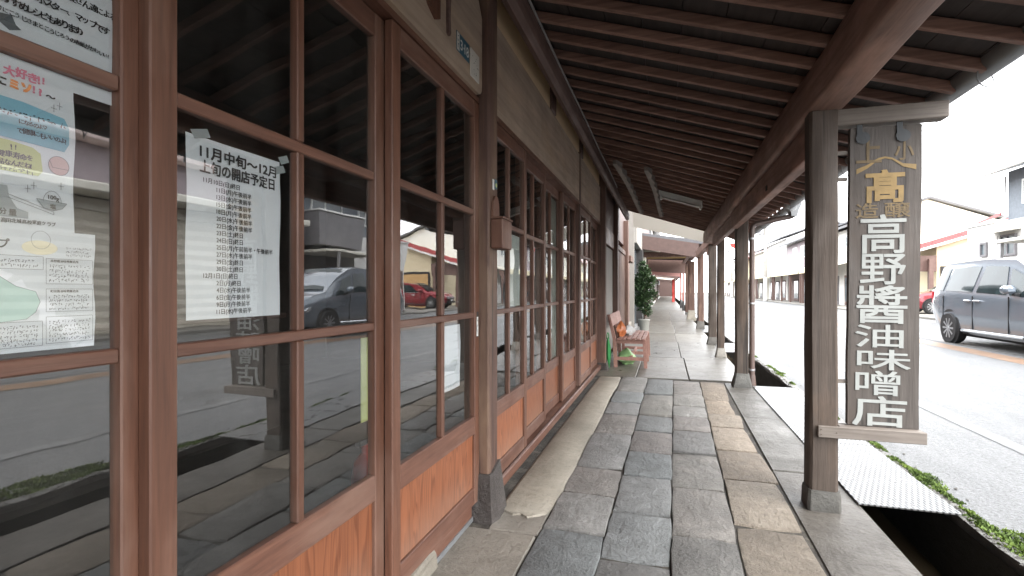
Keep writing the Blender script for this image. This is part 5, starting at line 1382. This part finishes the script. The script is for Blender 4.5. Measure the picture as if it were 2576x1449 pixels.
    # windscreen and rear window
    def across(name, i0, i1, k0, mat, lift, f0, f1, wk):
        m = MB(); A, B = Vector((st[i0][0], 0, 0)), Vector((st[i1][0], 0, 0))
        for f in (f0, (f0+f1)/2, f1):
            x_ = st[i0][0]+(st[i1][0]-st[i0][0])*f; zt = st[i0][4]+(st[i1][4]-st[i0][4])*f; wd = (st[i0][6]-.16)*(1-wk*f)
            for s_ in (-1, -.5, 0, .5, 1): m.v.append((x_+lift[0], s_*wd*.93, zt+lift[1]-.02*s_*s_+.02))
        for i in range(2):
            for k in range(4): m.f.append((i*5+k, i*5+k+1, (i+1)*5+k+1, (i+1)*5+k))
        part(name, m, mat, t, True)
    if kind == 'van':
        across('windscreen', 8, 6, 0, 'carg', (.02, .015), .06, .93, .12); across('rear_window', 1, 2, 0, 'carg', (-.03, .012), .0, .9, .1)
    else:
        across('windscreen', 7, 5, 0, 'carg', (.02, .015), .06, .93, .12); across('rear_window', 1, 2, 0, 'carg', (-.03, .012), .0, .9, .1)
    wb = (-1.30, 1.42) if kind == 'van' else (-1.25, 1.28); rw_ = .315
    for x_ in wb:
        for sgn in (1, -1):
            y_ = sgn*(hw-.005)
            ar = MB().lathe([(.375, -.012 if sgn > 0 else .012), (.375, sgn*.014), (.0, sgn*.014)], (x_, y_, .33), 'Y', 28); part('wheel_arch', ar, 'dark', t)
            w_ = part('wheel', MB().lathe([(.22, -.10), (rw_-.02, -.105), (rw_, -.07), (rw_, .07), (rw_-.02, .105), (.22, .10)], (x_, sgn*(hw-.065), rw_), 'Y', 32), 'tyre', t, True)
            f = sgn*(hw+.024); rm = MB()
            rm.lathe([(.212, -.008), (.225, .0), (.212, .012), (.198, .008)], (x_, f, rw_), 'Y', 28); part('rim', rm, 'rim', w_, True)
            part('hub', MB().lathe([(.20, -.05*sgn), (.198, -.045*sgn)], (x_, f+.03*sgn, rw_), 'Y', 24), 'dark', w_)
            sp = MB()
            for k in range(10):
                a = 2*math.pi*k/10; d = Vector((math.cos(a), 0, math.sin(a))); e = Vector((-math.sin(a), 0, math.cos(a))); c0 = Vector((x_, f, rw_))
                q = [c0+d*.03+e*.014, c0+d*.205+e*.020, c0+d*.205-e*.020, c0+d*.03-e*.014]
                vs = q+[v_+Vector((0, .014*sgn, 0)) for v_ in q]; sp.add(vs, [(0,1,2,3), (7,6,5,4), (0,4,5,1), (1,5,6,2), (2,6,7,3), (3,7,4,0)])
            part('spokes', sp, 'rim', w_); part('hub_cap', MB().lathe([(.045, 0), (.04, .02*sgn)], (x_, f, rw_), 'Y', 14), 'rim', w_)
    for sgn in (1, -1):
        mxp = .82 if kind == 'van' else .62
        z_ = 1.03 if kind == 'van' else .95
        mi = part('door_mirror', MB().box(mxp-.10, mxp+.09, sgn*(hw+.02), sgn*(hw+.21), z_, z_+.145, c=.045), paint, t, True); part('mirror_base', MB().box(mxp-.03, mxp+.05, sgn*(hw-.03), sgn*(hw+.06), z_-.035, z_+.02, c=.01), 'blackrub', mi)
        for x_ in ((-.62, -.30) if kind == 'van' else (-.7, .25)):
            zh = .875 if kind == 'van' else .80
            part('door_handle', MB().box(x_-.10, x_+.10, sgn*(hw+.012), sgn*(hw+.045), zh, zh+.032, c=.01), 'chrome', t)
        zs2 = .27
        part('side_skirt', MB().box(wb[0]+.42, wb[1]-.42, sgn*(hw-.02), sgn*(hw+.02), zs2, zs2+.05, c=.012), 'chrome' if kind == 'van' else 'blackrub', t)
        part('belt_trim', MB().box(-1.5, .5, sgn*(hw-.012), sgn*(hw+.012), (1.015 if kind == 'van' else .925), (1.035 if kind == 'van' else .94)), 'chrome', t) if kind != 'van' else None
        for x_ in ((-.47, .62, -1.55) if kind == 'van' else (-.45, .62)):
            part('door_gap', MB().box(x_-.006, x_+.006, sgn*(hw-.0), sgn*(hw+.0165), .34, .98), 'dark', t)
        # lamps
        fx = (1.86, 2.06) if kind == 'van' else (1.7, 1.98)
        part('headlight', MB().prism([(fx[0]-.18, .80), (fx[1]-.08, .70), (fx[1]+.02, .64), (fx[1]-.03, .60), (fx[0]-.02, .66)], sgn*.46, sgn*(.76 if kind == 'van' else .76), 'Y'), 'lamp', t)
        part('tail_light', MB().box(-2.16 if kind == 'van' else -2.07, -1.96, sgn*.62, sgn*.815, .80, 1.10 if kind == 'van' else 1.0, c=.03), 'tail', t)
        part('fog_lamp', MB().box(1.96, 2.10, sgn*.45, sgn*.68, .33, .37, c=.01), 'chrome', t)
    part('grille', MB().box(2.04, 2.15, -.44, .44, .52, .66, c=.02), 'blackrub', t); part('bumper_intake', MB().box(2.05, 2.155, -.5, .5, .33, .44, c=.02), 'dark', t)
    part('grille_bar', MB().box(2.10, 2.165, -.45, .45, .60, .625, c=.006), 'chrome', t)
    part('number_plate', MB().box(2.156, 2.168, -.165, .165, .44, .52), 'metalw', t)
    part('under_tray', MB().box(-1.85, 1.85, -.70, .70, .17, .30), 'dark', t)
    return t
car('dark grey minivan with chrome door handles standing on the far side of the street', (6.52, 11.55, zroad(6.5)), R(-90), 'carp', 'van')
car('red hatchback parked nose out beside the cream house', (12.45, 27.6, .03), R(180), 'carr', 'hatch')
